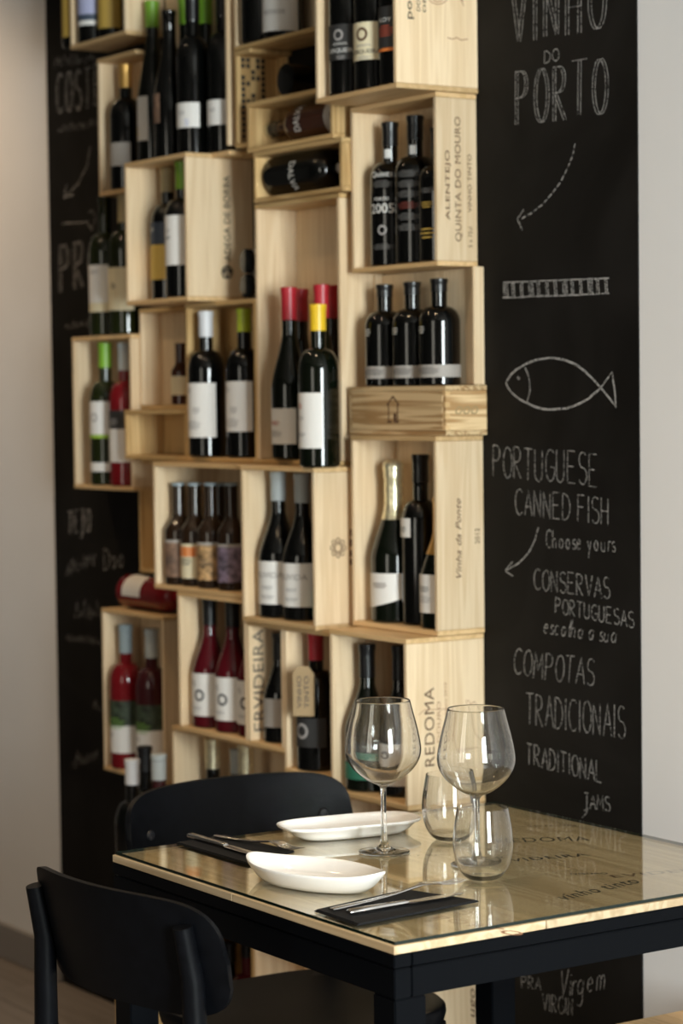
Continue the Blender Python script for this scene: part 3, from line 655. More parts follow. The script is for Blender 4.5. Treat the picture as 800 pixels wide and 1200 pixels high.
def bottle(name, label, loc, kind='bordeaux', H=.30, R=.0375, glass=None, cap=None, caplen=.055, labels=(), texts=(), seg=32, cat='bottle', group='bottles kept in and on the wall crates', foil=False, stopper=False):
    """labels: (z0, z1, facing degrees, span degrees, material[, skew]); texts: (string, z centre, facing, length, material, height)"""
    r = thing(name, label, cat, loc, 0, group)
    f = rfun(kind, R, H); glass = glass or G_DARK
    zs = [0, .004*H/.3, .012*H]+[H*(.012+(KIND[kind][0]-.012)*k/3) for k in range(1, 4)]
    a, b = KIND[kind][:2]
    zs += [H*(a+(b-a)*k/10) for k in range(1, 11)]+[H*.80 if b < .8 else H*.85, H*.962, H*.966, H*.995]
    prof = [(0, .002)]+[(f(z), z) for z in zs]+[(KIND[kind][2]*.75, H), (0, H)]
    lathe('glass_body', prof, glass, r, seg, 45)
    if cap:
        z0 = H-caplen; zz = [z0+(H-z0)*k/8 for k in range(9)]
        e = .0009
        pr = [(f(z)+e+(.0035*max(0, 1-abs((z-(H-.012))/.012)) if foil else 0), z) for z in zz]
        if foil: pr = [(f(z)+e+.0022*math.sin((z-z0)/(H-z0)*PI*.5), z) for z in zz[:5]]+[(.0168, H-.032), (.0192, H-.024), (.0180, H-.020), (.0196, H-.014), (.0192, H-.004), (.012, H+.003)]
        pr = [(f(z0)-.0005, z0)]+pr+([(0, H+.005)] if foil else [(KIND[kind][2], H+.001), (0, H+.001)])
        lathe('foil_capsule' if foil else 'capsule', pr, cap, r, seg, 45)
    lr = []
    for L_ in labels:
        z0, z1, ang, span, mat = L_[:5]; sk = L_[5] if len(L_) > 5 else 0
        Rr = max(f((z0+z1)/2), f(z0))+.0005
        lo = patch('label', Rr, z0, z1, ang, span, mat, r, sk); lr.append((lo, Rr))
    for (s, zc, ang, ln, mat, hh) in texts:
        par, Rr = r, f(zc)+.0004
        for lo, R_ in lr:
            zv = [v.co.z for v in lo.data.vertices]
            if min(zv)-.002 <= zc <= max(zv)+.002: par, Rr = lo, R_
        if s == '=':       # lines of small print
            v, fcs = [], []
            n = 5 if ln >= .04 else 3
            for k in range(n):
                zz_ = zc+(k-(n-1)/2)*hh*2.6; hl = ln/2*(1-(.3, .05, .15, .0, .45)[k])
                base = len(v)
                for i in range(7):
                    q = math.radians(ang)+(-hl+2*hl*i/6)/Rr; v += [((Rr+.0004)*math.cos(q), (Rr+.0004)*math.sin(q), zz_-hh/2), ((Rr+.0004)*math.cos(q), (Rr+.0004)*math.sin(q), zz_+hh/2)]
                for i in range(6): fcs.append((base+2*i, base+2*i+2, base+2*i+3, base+2*i+1))
            mesh_obj('label_print', v, fcs, mat, par); continue
        if s == '@':       # a ring motif
            v, fcs = [], []; n = 24
            for i in range(n):
                q = 2*PI*i/n
                for rr in (ln/2, ln/2*.62):
                    x_, y_ = rr*math.cos(q), rr*math.sin(q); v.append(((Rr+.0005)*math.cos(math.radians(ang)+x_/Rr), (Rr+.0005)*math.sin(math.radians(ang)+x_/Rr), zc+y_))
            for i in range(n): j = (i+1) % n; fcs.append((2*i, 2*j, 2*j+1, 2*i+1))
            mesh_obj('label_print', v, fcs, mat, par); continue
        d, fc, wd, ht = text_data(s)
        mesh_obj('label_print', wrap(d, Rr+.0005, math.radians(ang), zc, ln/wd, hh/ht), fc, mat, par)
    if stopper: lathe('stopper', [(0, H), (.0155, H+.001), (.0155, H+.012), (0, H+.012)], C_TAN, r, 20)
    return r
def at(le, Y, floor, R, ytop=None, H=None, ybase=None):
    """place by the pixel column of the left edge; height from the pixel row of the top"""
    p = onY(le, 600, Y); px = le+R*scale_at(p)
    p = onY(px, ytop if ytop is not None else 600, Y)
    h = (p.z-floor) if H is None else H
    return (p.x, Y, floor), h
def B(le, ytop, Y, key, label, kind='bordeaux', R=.0375, H=None, floor=None, **k):
    fl_ = CR[key]['fl']+.0006 if floor is None else floor
    loc, h = at(le, Y, fl_, R, ytop, H)
    return bottle(k.pop('name', 'wine_bottle'), label, loc, kind, h, R, **k)
F1 = -78   # labels face out of the crates
# top right crate: three bottles
B(392, None, -.136, 'A', 'wine bottle with black label lettered QUEIRA in the top right crate, left of cream-labelled one', H=.30, labels=[(.062, .125, F1, 175, P_BLACK)], texts=[('CERQUEIRA', .078, -60, .062, PR_WHITE, .0085), ('QUINTA', .090, -62, .030, PR_WHITE, .005), ('@', .106, -66, .020, PR_GREY, 0), ('=', .066, -60, .02, PR_GREY, .001)])
B(421, None, -.136, 'A', 'wine bottle with cream label lettered QUEIRA in the top right crate', H=.30, labels=[(.052, .118, F1, 160, P_CREAM)], texts=[('CERQUEIRA', .066, -66, .062, PR_DARK, .0085), ('QUINTA', .077, -68, .030, PR_GREY, .005), ('@', .097, -72, .024, INK, 0), ('=', .056, -66, .03, PR_GREY, .0009)])
B(450, None, -.136, 'A', 'wine bottle with black label and orange band at the right inside the top right crate', H=.30, labels=[(.064, .135, F1, 170, P_BLACK), (.058, .0635, F1, 170, P_ORANGE)], texts=[('KOY', .112, -80, .03, PR_WHITE, .007), ('=', .093, -80, .04, PR_RED, .0016)])
# Quinta do Mouro crate
for i, (le, yt, lab, cp_) in enumerate(((433, 144, 'leftmost black printed bottle marked 2005 in the Quinta do Mouro crate', 1), (462, 136, 'middle black printed bottle in the Quinta do Mouro crate, with fine text', 1), (490, 150, 'rightmost bottle with amber print in the Quinta do Mouro crate, half hidden', 1))):
    tx = [[('Quinta', .165, -62, .045, PR_WHITE, .012), ('=', .148, -62, .044, PR_DIM, .0010), ('PORTO', .121, -62, .03, PR_WHITE, .006), ('2005', .104, -62, .048, PR_WHITE, .017), ('@', .065, -60, .018, PR_GREY, 0), ('=', .035, -62, .045, PR_DIM, .0008)],
          [('=', .160, -60, .044, PR_DIM, .0010), ('=', .142, -60, .045, PR_DIM, .0010), ('=', .124, -60, .045, PR_DIM, .0010), ('=', .104, -60, .045, PR_DIMRED, .0010), ('=', .084, -60, .045, PR_DIM, .0010), ('=', .065, -60, .045, PR_DIM, .0010)],
          [('=', .125, -75, .03, PR_DIM, .0012), ('=', .100, -75, .03, P_OCHRE, .0016), ('=', .050, -75, .035, P_OCHRE, .0028)]][i]
    B(le, yt, -.0485, 'B', lab, 'port', glass=G_DARK, cap=C_BLACK, caplen=.042, texts=tx, labels=[(.196, .212, -55, 50, P_WHITE)] if i < 2 else ())
# three squat oil bottles on the closed box
for i, (le, yt) in enumerate(((427, 334), (459, 331), (490, 327))):
    B(le, yt, -.0505, 'D', ('leftmost', 'middle', 'rightmost')[i]+' of three squat black oil bottles with grey base bands above the emblem box', 'oil', R=.0372, floor=CR['D']['z1']+.0005, name='oil_bottle', glass=G_DARK, cap=C_BLACK, caplen=.022,
      labels=[(.014, .036, F1, 250, P_GREY)], texts=[('=', .098, -95, .018, PR_WHITE, .0018), ('=', .026, -75, .05, PR_DARK, .001)])
# Vinha da Ponte crate
B(433, 541, -.0545, 'F', 'sparkling wine bottle with gold foil neck and slanted cream label', 'champagne', R=.0435, glass=G_GREEN, cap=C_GOLD, caplen=.105, foil=True, labels=[(.024, .090, -82, 170, P_WHITE, .026)], texts=[('=', .068, -75, .035, INK, .0014)])
B(469, 533, -.048, 'F', 'tall slim black-capped bottle with small square label, beside the gold foil sparkling bottle', 'bordeaux', R=.036, glass=G_DARK, cap=C_BLACK, caplen=.05, labels=[(.158, .192, -98, 62, P_WHITE)], texts=[('=', .172, -98, .02, PR_DARK, .0014)])
B(491, 583, -.059, 'F', 'sparkling bottle with orange gold foil half hidden by the Vinha da Ponte crate side', 'champagne', R=.040, glass=G_GREEN, cap=C_ORANGE, caplen=.10, labels=[(.028, .096, -82, 170, P_WHITE)], texts=[('=', .070, -92, .03, PR_DARK, .0014), ('=', .052, -92, .04, PR_GREY, .001)])
# tall crate: red and yellow capsules
fe = CR['E']['fl']+.0006; Rr_ = .0355
def Bc(pc, ytop, Y, key, label, R=.0375, **k):
    p = onY(pc, 600, Y); return B(pc-R*scale_at(p), ytop, Y, key, label, R=R, **k)
redl = [(.03, .098, -90, 150, P_WHITE)]
Bc(338.5, 337, -.096, 'E', 'front left red-capped bottle in the tall pine crate, left of the yellow-capped one', kind='burgundy', R=.036, glass=G_GREEN, cap=C_RED, caplen=.062, labels=redl, texts=[('=', .07, -90, .03, PR_RED, .0012), ('=', .05, -90, .04, PR_GREY, .001)])
Bc(352, 339, -.041, 'E', 'back left red-capped bottle in the tall pine crate', kind='burgundy', R=.030, glass=G_GREEN, cap=C_RED, caplen=.062)
Bc(377, 334, -.092, 'E', 'red-capped bottle just behind the yellow-capped one in the tall pine crate', kind='burgundy', R=.036, glass=G_GREEN, cap=C_RED, caplen=.062, labels=redl)
Bc(389, 335, -.041, 'E', 'rearmost right red-capped bottle in the tall pine crate', kind='burgundy', R=.030, glass=G_GREEN, cap=C_RED, caplen=.062)
Bc(372.5, 357, -.1555, 'E', 'yellow-capped bottle with white label standing in front of the red-capped bottles', floor=CR['L']['z1']+.0006, glass=G_GREEN, cap=C_YELLOW, caplen=.048, labels=[(.035, .136, -93, 140, P_WHITE)], texts=[('@', .112, -98, .010, PR_RED, 0), ('=', .09, -95, .02, PR_GREY, .001), ('=', .06, -95, .03, PR_GREY, .001)])
# crate L
for i, (pc, yt, lab) in enumerate(((325.8, 553, 'left grey-capped bottle with white label lettered DUVIDA'), (354, 555, 'right grey-capped bottle with white label lettered DUVIDA'))):
    Bc(pc, yt, -.1195 if pc < 340 else -.116, 'L', lab, kind='burgundy', R=.040, glass=G_DARK, cap=C_GREY, caplen=.055, labels=[(.026, .108, -78, 165, P_WHITE)], texts=[('DUVIDA', .082, -66, .064, PR_GREY, .011), ('=', .058, -70, .03, PR_GREY, .001), ('=', .04, -70, .035, PR_GREY, .001)])
Bc(390, 560, -.098, 'L', 'dark bottle with green base label half hidden right of the DUVIDA bottles', kind='burgundy', R=.040, glass=G_GREEN, labels=[(.01, .06, -90, 170, P_TEAL)])
# beer crate
beer = [(209, -.1235, P_BROWN, 'leftmost beer bottle, brown label'), (228, -.118, P_CREAM, 'beer bottle with cream and orange label, second from left'), (247, -.120, P_MOTTLE, 'beer bottle with mottled tan label, third from left'), (257, -.045, P_MOTTLE, 'beer bottle in the back row between mottled labels'), (271, -.118, P_VIOLET, 'rightmost beer bottle, dark violet label')]
for i, (pc, Y, pm, lab) in enumerate(beer):
    Bc(pc, 566, Y, 'K', lab, kind='beer', R=.0298, glass=G_BROWN, cap=C_PALEBLUE, caplen=.005, name='beer_bottle', labels=[(.016, .086, -75, 200, pm)]+([(.086, .092, -75, 200, P_GREY)] if i != 1 else [(.06, .08, -75, 120, P_ORANGE)]), texts=[('=', .05, -75, .03, PR_DARK, .002)])
# crate J
jz = CR['J']['fl']+.0006
Bc(241, 365, -.0815, 'J', 'white-capped bottle with large white label in the pine crate left of the tall crate', R=.038, cap=C_WHITE, caplen=.052, labels=[(.040, .150, -84, 165, P_WHITE)], texts=[('=', .135, -100, .02, PR_GREY, .0014), ('=', .095, -66, .02, PR_GREY, .0018), ('=', .065, -80, .04, PR_GREY, .0014)])
Bc(286, 362, -.060, 'J', 'lime-capped bottle with large white label in the pine crate left of the tall crate', R=.038, cap=C_LIME, caplen=.046, labels=[(.052, .152, -84, 150, P_WHITE)], texts=[('=', .135, -100, .02, PR_GREY, .0014), ('=', .095, -70, .02, PR_GREY, .0018), ('=', .07, -80, .04, PR_GREY, .0014)])
# Adega crate
Bc(196.5, 197, -.089, 'M', 'tan-capped bottle with blue and yellow label in the ADEGA DE BORBA crate', cap=C_TAN, caplen=.05, labels=[(.115, .16, -85, 150, P_BLUE), (.042, .114, -85, 150, P_YELLOW)], texts=[('=', .145, -95, .02, PR_WHITE, .0012)])
Bc(214, 190, -.121, 'M', 'green-capped bottle with white label in the ADEGA DE BORBA crate', cap=C_GREEN, caplen=.055, labels=[(.065, .165, -80, 160, P_WHITE)], texts=[('=', .12, -90, .02, PR_DARK, .001), ('=', .135, -90, .02, PR_GREY, .001)])
# crate N and the bottles on its top
Bc(123, 402, -.0465, 'N', 'green-capped bottle with white and lime label in the far left crate', glass=G_OLIVE, R=.036, cap=C_GREEN, caplen=.055, labels=[(.112, .185, -80, 160, P_WHITE), (.104, .1115, -80, 160, P_GREEN), (.030, .05, -80, 160, P_WHITE)], texts=[('@', .15, -75, .02, PR_GREY, 0)])
Bc(146, 402, -.0465, 'N', 'rose bottle with grey cap and black and white label in the far left crate', glass=G_ROSE, R=.036, cap=C_GREY, caplen=.06, labels=[(.125, .165, -80, 160, P_BLACK), (.052, .1248, -80, 160, P_WHITE)], texts=[('=', .14, -80, .03, PR_GREY, .002)])
nz_ = CR['N']['z1']+.0006
Bc(122.5, 229, -.048, 'N', 'green glass bottle with white label standing on top of the far left crate', floor=nz_, glass=G_OLIVE, R=.037, labels=[(.072, .155, -75, 170, P_WHITE), (.052, .0718, -75, 170, P_CREAM)], texts=[('=', .14, -75, .03, PR_GREY, .0012)])
Bc(145.5, 226, -.048, 'N', 'tan-capped bottle with cream label standing on top of the far left crate', floor=nz_, glass=G_OLIVE, R=.037, cap=C_TAN, caplen=.065, labels=[(.052, .145, -80, 160, P_CREAM)], texts=[('@', .105, -75, .012, PR_DARK, 0)])
Bc(212, 405, -.034, 'O2', 'small red-brown bottle in the shallow niche right of the far left crate', H=.13, R=.022, kind='beer', glass=G_AMBER, labels=[(.02, .06, -85, 160, P_CREAM)])
# P crates
Bc(147, 70, -.0465, 'P1', 'dark bottle with orange neck band in the upper left weathered crate', R=.036, H=.27, glass=G_DARK, cap=C_ORANGE, caplen=.05, labels=[(.05, .10, -90, 150, P_GREY)])
P = [(178, 2, -.052, 'P2', C_GREEN, [(.055, .148, -105, 110, P_WHITE)], 'green-capped bottle with floral white label, leftmost in the wide upper crate', [('=', .07, -110, .02, P_YELLOW, .004)]),
     (198, 12, -.095, 'P2', None, [(.075, .135, -115, 90, P_BROWN)], 'uncapped dark bottle with brown label, second in the wide upper crate', []),
     (225, -8, -.095, 'P2', C_BLACK, [(.055, .105, -75, 130, P_WHITE)], 'black-capped bottle with white and blue label, middle of the wide upper crate', [('=', .085, -78, .02, PR_GREY, .0012), ('=', .065, -55, .012, P_LILAC, .002)]),
     (261, -14, -.065, 'P2', C_BLACK, [(.055, .105, -75, 130, P_WHITE)], 'black-capped bottle with white label, rightmost in the wide upper crate', [('=', .085, -78, .02, PR_GREY, .0012)])]
for pc, yt in ((217, -2), (240, -3)):
    Bc(pc, yt, -.042, 'P2', 'green-capped bottle half hidden in the back row of the wide upper crate, '+('left' if pc < 220 else 'right')+' one', cap=C_GREEN, caplen=.055, glass=G_GREEN, kind='flute', R=.022)
for pc, yt, Y, key, cp_, lb, lab, tx in P:
    Bc(pc, yt, Y, key, lab, cap=cp_, caplen=.055, labels=lb, texts=tx, glass=G_GREEN if cp_ is C_GREEN else G_DARK, kind='flute' if pc < 210 else 'bordeaux', R=.034)
# back row of the wide upper crate is slim because the crate is shallow
# Q crate
qf = CR['Q']['fl']
for pc, mt, lab in ((99, P_OCHRE, 'bottle with ochre label at the left of the top left crate'), (119, P_LILAC, 'bottle with lilac and dark blue label in the middle of the top left crate'), (141, P_OCHRE, 'bottle with ochre label at the right of the top left crate')):
    Bc(pc, None, {99: -.066, 119: -.066, 141: -.055}[pc], 'Q', lab, H=.24, R=.0335 if pc == 119 else .031, labels=([(.060, .16, -75, 190, P_LILAC), (.036, .0465, -75, 190, P_WHITE), (.0465, .060, -75, 190, P_BLUE)] if pc == 119 else [(.022, .12, -80, 180, mt)]))
# S crate
Bc(339, None, -.062, 'S', 'dark bottle with large white label near the top centre, left of the top right crate', H=.30, R=.039, labels=[(.012, .115, -72, 175, P_WHITE)], texts=[('remese', .048, -62, .05, PR_GREY, .009)], floor=CR['S']['fl']+.0006)
Bc(312, None, -.071, 'S', 'unlabelled dark bottle left of the large white label near the top centre', H=.30, R=.036)
# X1
for pc, yt, lab in ((147, 732, 'left rose bottle with landscape label in the lower left crate'), (177.5, 737, 'right rose bottle with landscape label in the lower left crate')):
    Bc(pc, yt, -.0685 if pc < 160 else -.060, 'X1', lab, glass=G_ROSE if pc < 160 else G_WINE, R=.0365, cap=C_PALEBLUE if pc < 160 else C_GREY, caplen=.062, labels=[(.095, .150, -78, 175, P_LAND), (.035, .0948, -78, 175, P_WHITE)], texts=[('=', .075, -95, .02, PR_GREY, .0012), ('=', .1, -80, .06, PR_GREEN, .002)])
# X2
for pc, yt, Y, lab in ((245.5, 700, -.1125, 'left'), (272.5, 702, -.112, 'middle'), (299, 706, -.107, 'right')):
    Bc(pc, yt, Y, 'X2', lab+' ruby rose bottle with ringed white label in the crate below the beers', kind='burgundy', R=.038, glass=G_RUBY, cap=C_BLACK, caplen=.055, labels=[(.024, .110, -82, 150, P_WHITE)], texts=[('N', .090, -92, .010, PR_GREY, .012), ('@', .066, -68, .024, PR_DARK, 0), ('=', .04, -80, .03, PR_GREY, .0008)])
Bc(328, 742, -.113, 'Y1', 'dark bottle with grey label in the ERVIDEIRA crate', kind='burgundy', R=.034, cap=C_BLACK, caplen=.05, labels=[(.03, .085, -90, 140, P_GREY)])
zb_ = Bc(370, 742, -.123, 'Z1', 'wine red bottle with red cap and tan paper tag, left of the REDOMA crate', R=.038, glass=G_DARK, cap=C_RED, caplen=.05, labels=[(.045, .10, -80, 150, P_BLACK)], texts=[('@', .075, -80, .03, PR_GREY, 0)])
KRAFT = plain('kraft_paper', (.36, .25, .13), .7)
v, f = prism_data([(-.028, -.045), (.012, -.045), (.012, .035), (.002, .048), (-.018, .048), (-.028, .035)], 0, .001)
tg = mesh_obj('paper_tag', v, f, KRAFT, zb_); tg.rotation_euler = (PI/2, 0, math.radians(48)); tg.location = (.026, -.036, .150)
for k, s_ in enumerate(('VINHO', 'TINTO')):
    print_flat('tag_print', s_, (-.016+k*.014, 0, .0015), (0, 1, 0), (-1, 0, 0), .06, PR_DARK, tg, height=.009)
# G
Bc(430, 755, -.124, 'G', 'dark bottle with green lower label seen through the left wine glass', kind='burgundy', R=.042, cap=C_BLACK, caplen=.06, glass=G_GREEN, labels=[(.022, .052, -80, 170, P_TEAL)])
Bc(469, 757, -.108, 'G', 'dark bottle with white ringed label at the right of the REDOMA crate', kind='burgundy', R=.041, cap=C_BLACK, caplen=.06, labels=[(.020, .090, -85, 150, P_WHITE)], texts=[('@', .055, -80, .022, PR_DARK, 0)])
# X3
Bc(249, 866, -.080, 'X3', 'left gold-capped bottle showing above the rear chair', kind='burgundy', R=.038, cap=C_GOLD, caplen=.06, H=None)
Bc(288, 872, -.080, 'X3', 'right gold-capped bottle showing above the rear chair', kind='burgundy', R=.038, cap=C_GOLD, caplen=.06)
Bc(277, 878, -.030, 'X3', 'grey-capped bottle behind the two gold-capped ones above the rear chair', R=.017, kind='beer', cap=C_GREY, caplen=.05)
# X4 loose bottles
for pc, yt, Y, cpm, lab, Rr_, gl in ((155, 890, -.258, C_WHITE, 'white-capped bottle of the three loose ones left of the rear chair', .036, G_DARK), (169.5, 875, -.190, C_BLACK, 'black-capped bottle of the three loose ones left of the rear chair', .036, G_DARK), (186, 884, -.258, C_GREY, 'silver-capped bottle of the three loose ones left of the rear chair', .036, G_WINE)):
    Bc(pc, yt, Y, 'X4', lab, cap=cpm, caplen=.05, R=Rr_, glass=gl)
# V0
Bc(290, 1098, -.060, 'V0', 'dark red bottle in the bottom row crate seen under the table', R=.036, glass=G_RUBY, cap=C_BLACK, caplen=.04)
Bc(268, 1104, -.060, 'V0', 'dark bottle at the left in the bottom row crate under the table', R=.034, glass=G_DARK, cap=C_BLACK, caplen=.04)
# lying bottles
def lie(o, loc, d):
    """lay a bottle down, neck towards d = +1 (right) or -1 (left)"""
    o.location = loc; o.rotation_euler = (0, d*PI/2, 0)
c = CR['W1']; Hb = .262
bt = bottle('port_bottle', 'tawny bottle lettered DALVA lying with its neck to the left in the upper small box', (0, 0, 0), 'bordeaux', Hb, .036, G_AMBER, C_BLACK, .03, labels=[(.010, .032, -90, 300, P_GREY)], texts=[('DALVA', .125, -78, .055, PR_WHITE, .020)], stopper=True)
lie(bt, (c['x1']-.018, -.062, c['fl']+.0370), -1)
c = CR['W2']
bt2 = bottle('port_bottle', 'black bottle lettered DALVA lying with its neck to the right in the lower small box', (0, 0, 0), 'bordeaux', .270, .040, G_DARK, C_BLACK, .03, labels=[(.222, .240, -60, 120, P_GREY)], texts=[('DALVA', .105, -78, .060, PR_WHITE, .020)])
lie(bt2, (c['x0']+.018, -.062, c['fl']+.0415), 1)
# bottle lying base-out on the upper small box, and two in the narrow gap
def lie_out(name, label, x, z, R, H, Yf, **k):
    o = bottle(name, label, (x, Yf, z), H=H, R=R, **k); o.rotation_euler = (-PI/2, 0, 0); return o
p = onY(338, 88, -.09)
lie_out('port_bottle', 'dark bottle lying base outwards on top of the upper small box', p.x-.0, CR['W1']['z1']+.031, .0305, .09, -.098, kind='oil')
gr = .024; jx = onY(291, 330, -.07).x
(gx, _, _), _ = at(291, -.07, CR['J']['z1']+.001, gr, H=.1)
for k, w_ in enumerate(('lower', 'upper')):
    lie_out('wine_bottle', w_+' of two small bottles lying end-on beside the ADEGA DE BORBA crate', gx, CR['J']['z1']+.0015+gr+k*(2*gr+.0008), gr, .09, -.097, kind='oil', labels=[(.010, .022, 0, 359, P_GREY)])
bt3 = bottle('wine_bottle', 'rose bottle with white label lying on top of the lower left crate', (0, 0, 0), 'bordeaux', .29, .0362, G_ROSE, C_BLACK, .05, labels=[(.030, .11, 180, 200, P_WHITE)])
pL = onY(151, 700, -.05)
lie(bt3, (pL.x, -.048, CR['X1']['z1']+.0372), 1)
bt3.rotation_euler = (0, PI/2, 0)

# ------------------------------------------------------------------ dining table
TX0, TX1, TY0, TY1 = .406, 1.098, -.971, -.291
TZ = .750
tb = thing('dining_table', 'square café table of black steel topped with crate lids under glass', 'table', ((TX0+TX1)/2, (TY0+TY1)/2, 0))
ox, oy = (TX0+TX1)/2, (TY0+TY1)/2; hw, hd = (TX1-TX0)/2, (TY1-TY0)/2
GT = .004; WT = .010; LG = .045
# top made of crate lids laid edge to edge
zt = TZ-GT-.0005
ny = 3
for j in range(ny):
    y0 = -hd+2*hd*j/ny; y1 = -hd+2*hd*(j+1)/ny
    split = (-.02, .12, -.10)[j]
    for a, b in ((-hw, split), (split, hw)):
        box('lid_board', a+.0006, b-.0006, y0+.0006, y1-.0006, zt-WT, zt, TOPW, tb, .0006)
# glass sheet: clear faces, dark green edge strips
e = .004
gl = box('glass_sheet', -hw+e, hw-e, -hd+e, hd-e, TZ-GT, TZ, SHEET, tb, 0)
gl.data.materials.append(SHEET_EDGE)
for p_ in gl.data.polygons:
    if abs(p_.normal.z) < .5: p_.material_index = 1
# lettering printed on the lids
def lid_text(s, px, py, ang, ln, h, mat=INK, shear=0):
    q = onZ(px, py, zt); a = math.radians(ang)
    print_flat('printed_lettering', s, (q.x-ox, q.y-oy, zt+.0002), (math.cos(a), math.sin(a), 0), (-math.sin(a), math.cos(a), 0), ln, mat, tb, shear, 1, 1.12, h, .013)
lid_text('REDOMA', 636, 984, 60, .13, .034, INKB)
lid_text('ERVIDEIRA', 630, 1006, 75, .15, .020, INKB)
lid_text('vinho tinto', 700, 1042, 100, .15, .030, INKB, .4)
lid_text('DOURO', 690, 1024, 60, .05, .012, INKB)
lid_text('EVIDEIRA', 780, 1022, 75, .16, .018, INK)
lid_text('ALENTEJO', 480, 1003, 60, .12, .012, INK)
lid_text('PORTO', 560, 1085, 10, .14, .02, FI)
lid_text('VINHO', 640, 968, 60, .09, .008, INK)
# steel frame: upper angle strip and lower rail on each side, with a narrow shadow gap
zf = zt-WT
def rail(x0, x1, y0, y1, lo, hi): box('frame_rail', x0, x1, y0, y1, lo, hi, STEEL, tb, .0012, 2)
for lo, hi, i in ((zf-.016, zf-.0003, 0), (zf-.053, zf-.0175, .001)):
    rail(-hw+i, hw-i, -hd+i, -hd+.025, lo, hi); rail(-hw+i, hw-i, hd-.025, hd-i, lo, hi)
    rail(-hw+i, -hw+.025, -hd+.026, hd-.026, lo, hi); rail(hw-.025, hw-i, -hd+.026, hd-.026, lo, hi)
for sx in (-1, 1):
    for sy_ in (-1, 1):
        xa = sx*(hw-.001); ya = sy_*(hd-.001)
        box('leg', min(xa, xa-sx*LG), max(xa, xa-sx*LG), min(ya, ya-sy_*LG), max(ya, ya-sy_*LG), .004, zf-.0535, STEEL, tb, .0015, 2)
        box('foot_pad', min(xa-sx*.004, xa-sx*.041), max(xa-sx*.004, xa-sx*.041), min(ya-sy_*.004, ya-sy_*.041), max(ya-sy_*.004, ya-sy_*.041), 0, .004, C_BLACK, tb, 0)

# ------------------------------------------------------------------ glasses
def spline(pts, n=6):
    out = []
    for i in range(len(pts)-1):
        p0 = pts[max(i-1, 0)]; p1 = pts[i]; p2 = pts[i+1]; p3 = pts[min(i+2, len(pts)-1)]
        for k in range(n):
            t = k/n
            out.append(tuple(.5*((2*p1[d])+(-p0[d]+p2[d])*t+(2*p0[d]-5*p1[d]+4*p2[d]-p3[d])*t*t+(-p0[d]+3*p1[d]-3*p2[d]+p3[d])*t**3) for d in (0, 1)))
    out.append(pts[-1]); return out
def stem_glass(px, py, label):
    q = onZ(px, py, TZ); r = thing('wine_glass', label, 'glass', (q.x, q.y, TZ+.0005), 0, 'large stemmed wine glasses')
    foot = [(0, .0002), (.030, .0003), (.0355, .0006), (.0360, .0014), (.0350, .0021), (.024, .0032), (.012, .0058), (.0062, .011), (.0045, .020), (.0040, .030), (.0037, .05), (.0037, .080), (.0044, .0905)]
    bowl_o = spline([(.0044, .0905), (.0085, .0948), (.0235, .1018), (.0410, .1162), (.0500, .1300), (.0532, .1430), (.0520, .1560), (.0480, .1760), (.0425, .1970), (.0385, .2130)], 5)
    inner = spline([(.0378, .2134), (.0417, .1970), (.0472, .1760), (.0511, .1560), (.0522, .1430), (.0490, .1306), (.0400, .1174), (.0225, .1033), (.0075, .0975), (.0, .0968)], 5)
    inner[-1] = (0, .0972)
    lathe('stem_and_foot', foot[:-1]+[(.0044, .0900), (0, .0902)], CRYSTAL, r, 56, 60)
    # one watertight glass: bowl with solid bottom
    lathe('bowl', [(0, .0904)]+bowl_o+inner, CRYSTAL, r, 72, 60)
    return r
stem_glass(450, 999, 'large stemmed wine glass behind the near plate, left of the other glasses')
stem_glass(559, 1014, 'large stemmed wine glass rising behind the front tumbler')
def tumbler(px, py, label):
    q = onZ(px, py, TZ); r = tag(lathe('tumbler', [(0, .0006), (.016, .0004)]+spline([(.0205, .0010), (.0270, .0060), (.0345, .0180), (.0388, .0340), (.0398, .0480), (.0385, .0640), (.0360, .0800), (.0335, .0945)], 5)+spline([(.0325, .0945), (.0350, .0800), (.0375, .0640), (.0388, .0480), (.0378, .0345), (.0331, .0185), (.0250, .0072), (.013, .0042), (0, .0038)], 5), CRYSTAL, None, 72, 60), label, 'glass', 'stemless tumblers')
    r.location = (q.x, q.y, TZ+.0005); return r
tumbler(527, 984, 'stemless glass tumbler further back, left behind the front tumbler')
tumbler(566, 1030, 'stemless glass tumbler nearest the camera, in front of the right wine glass')

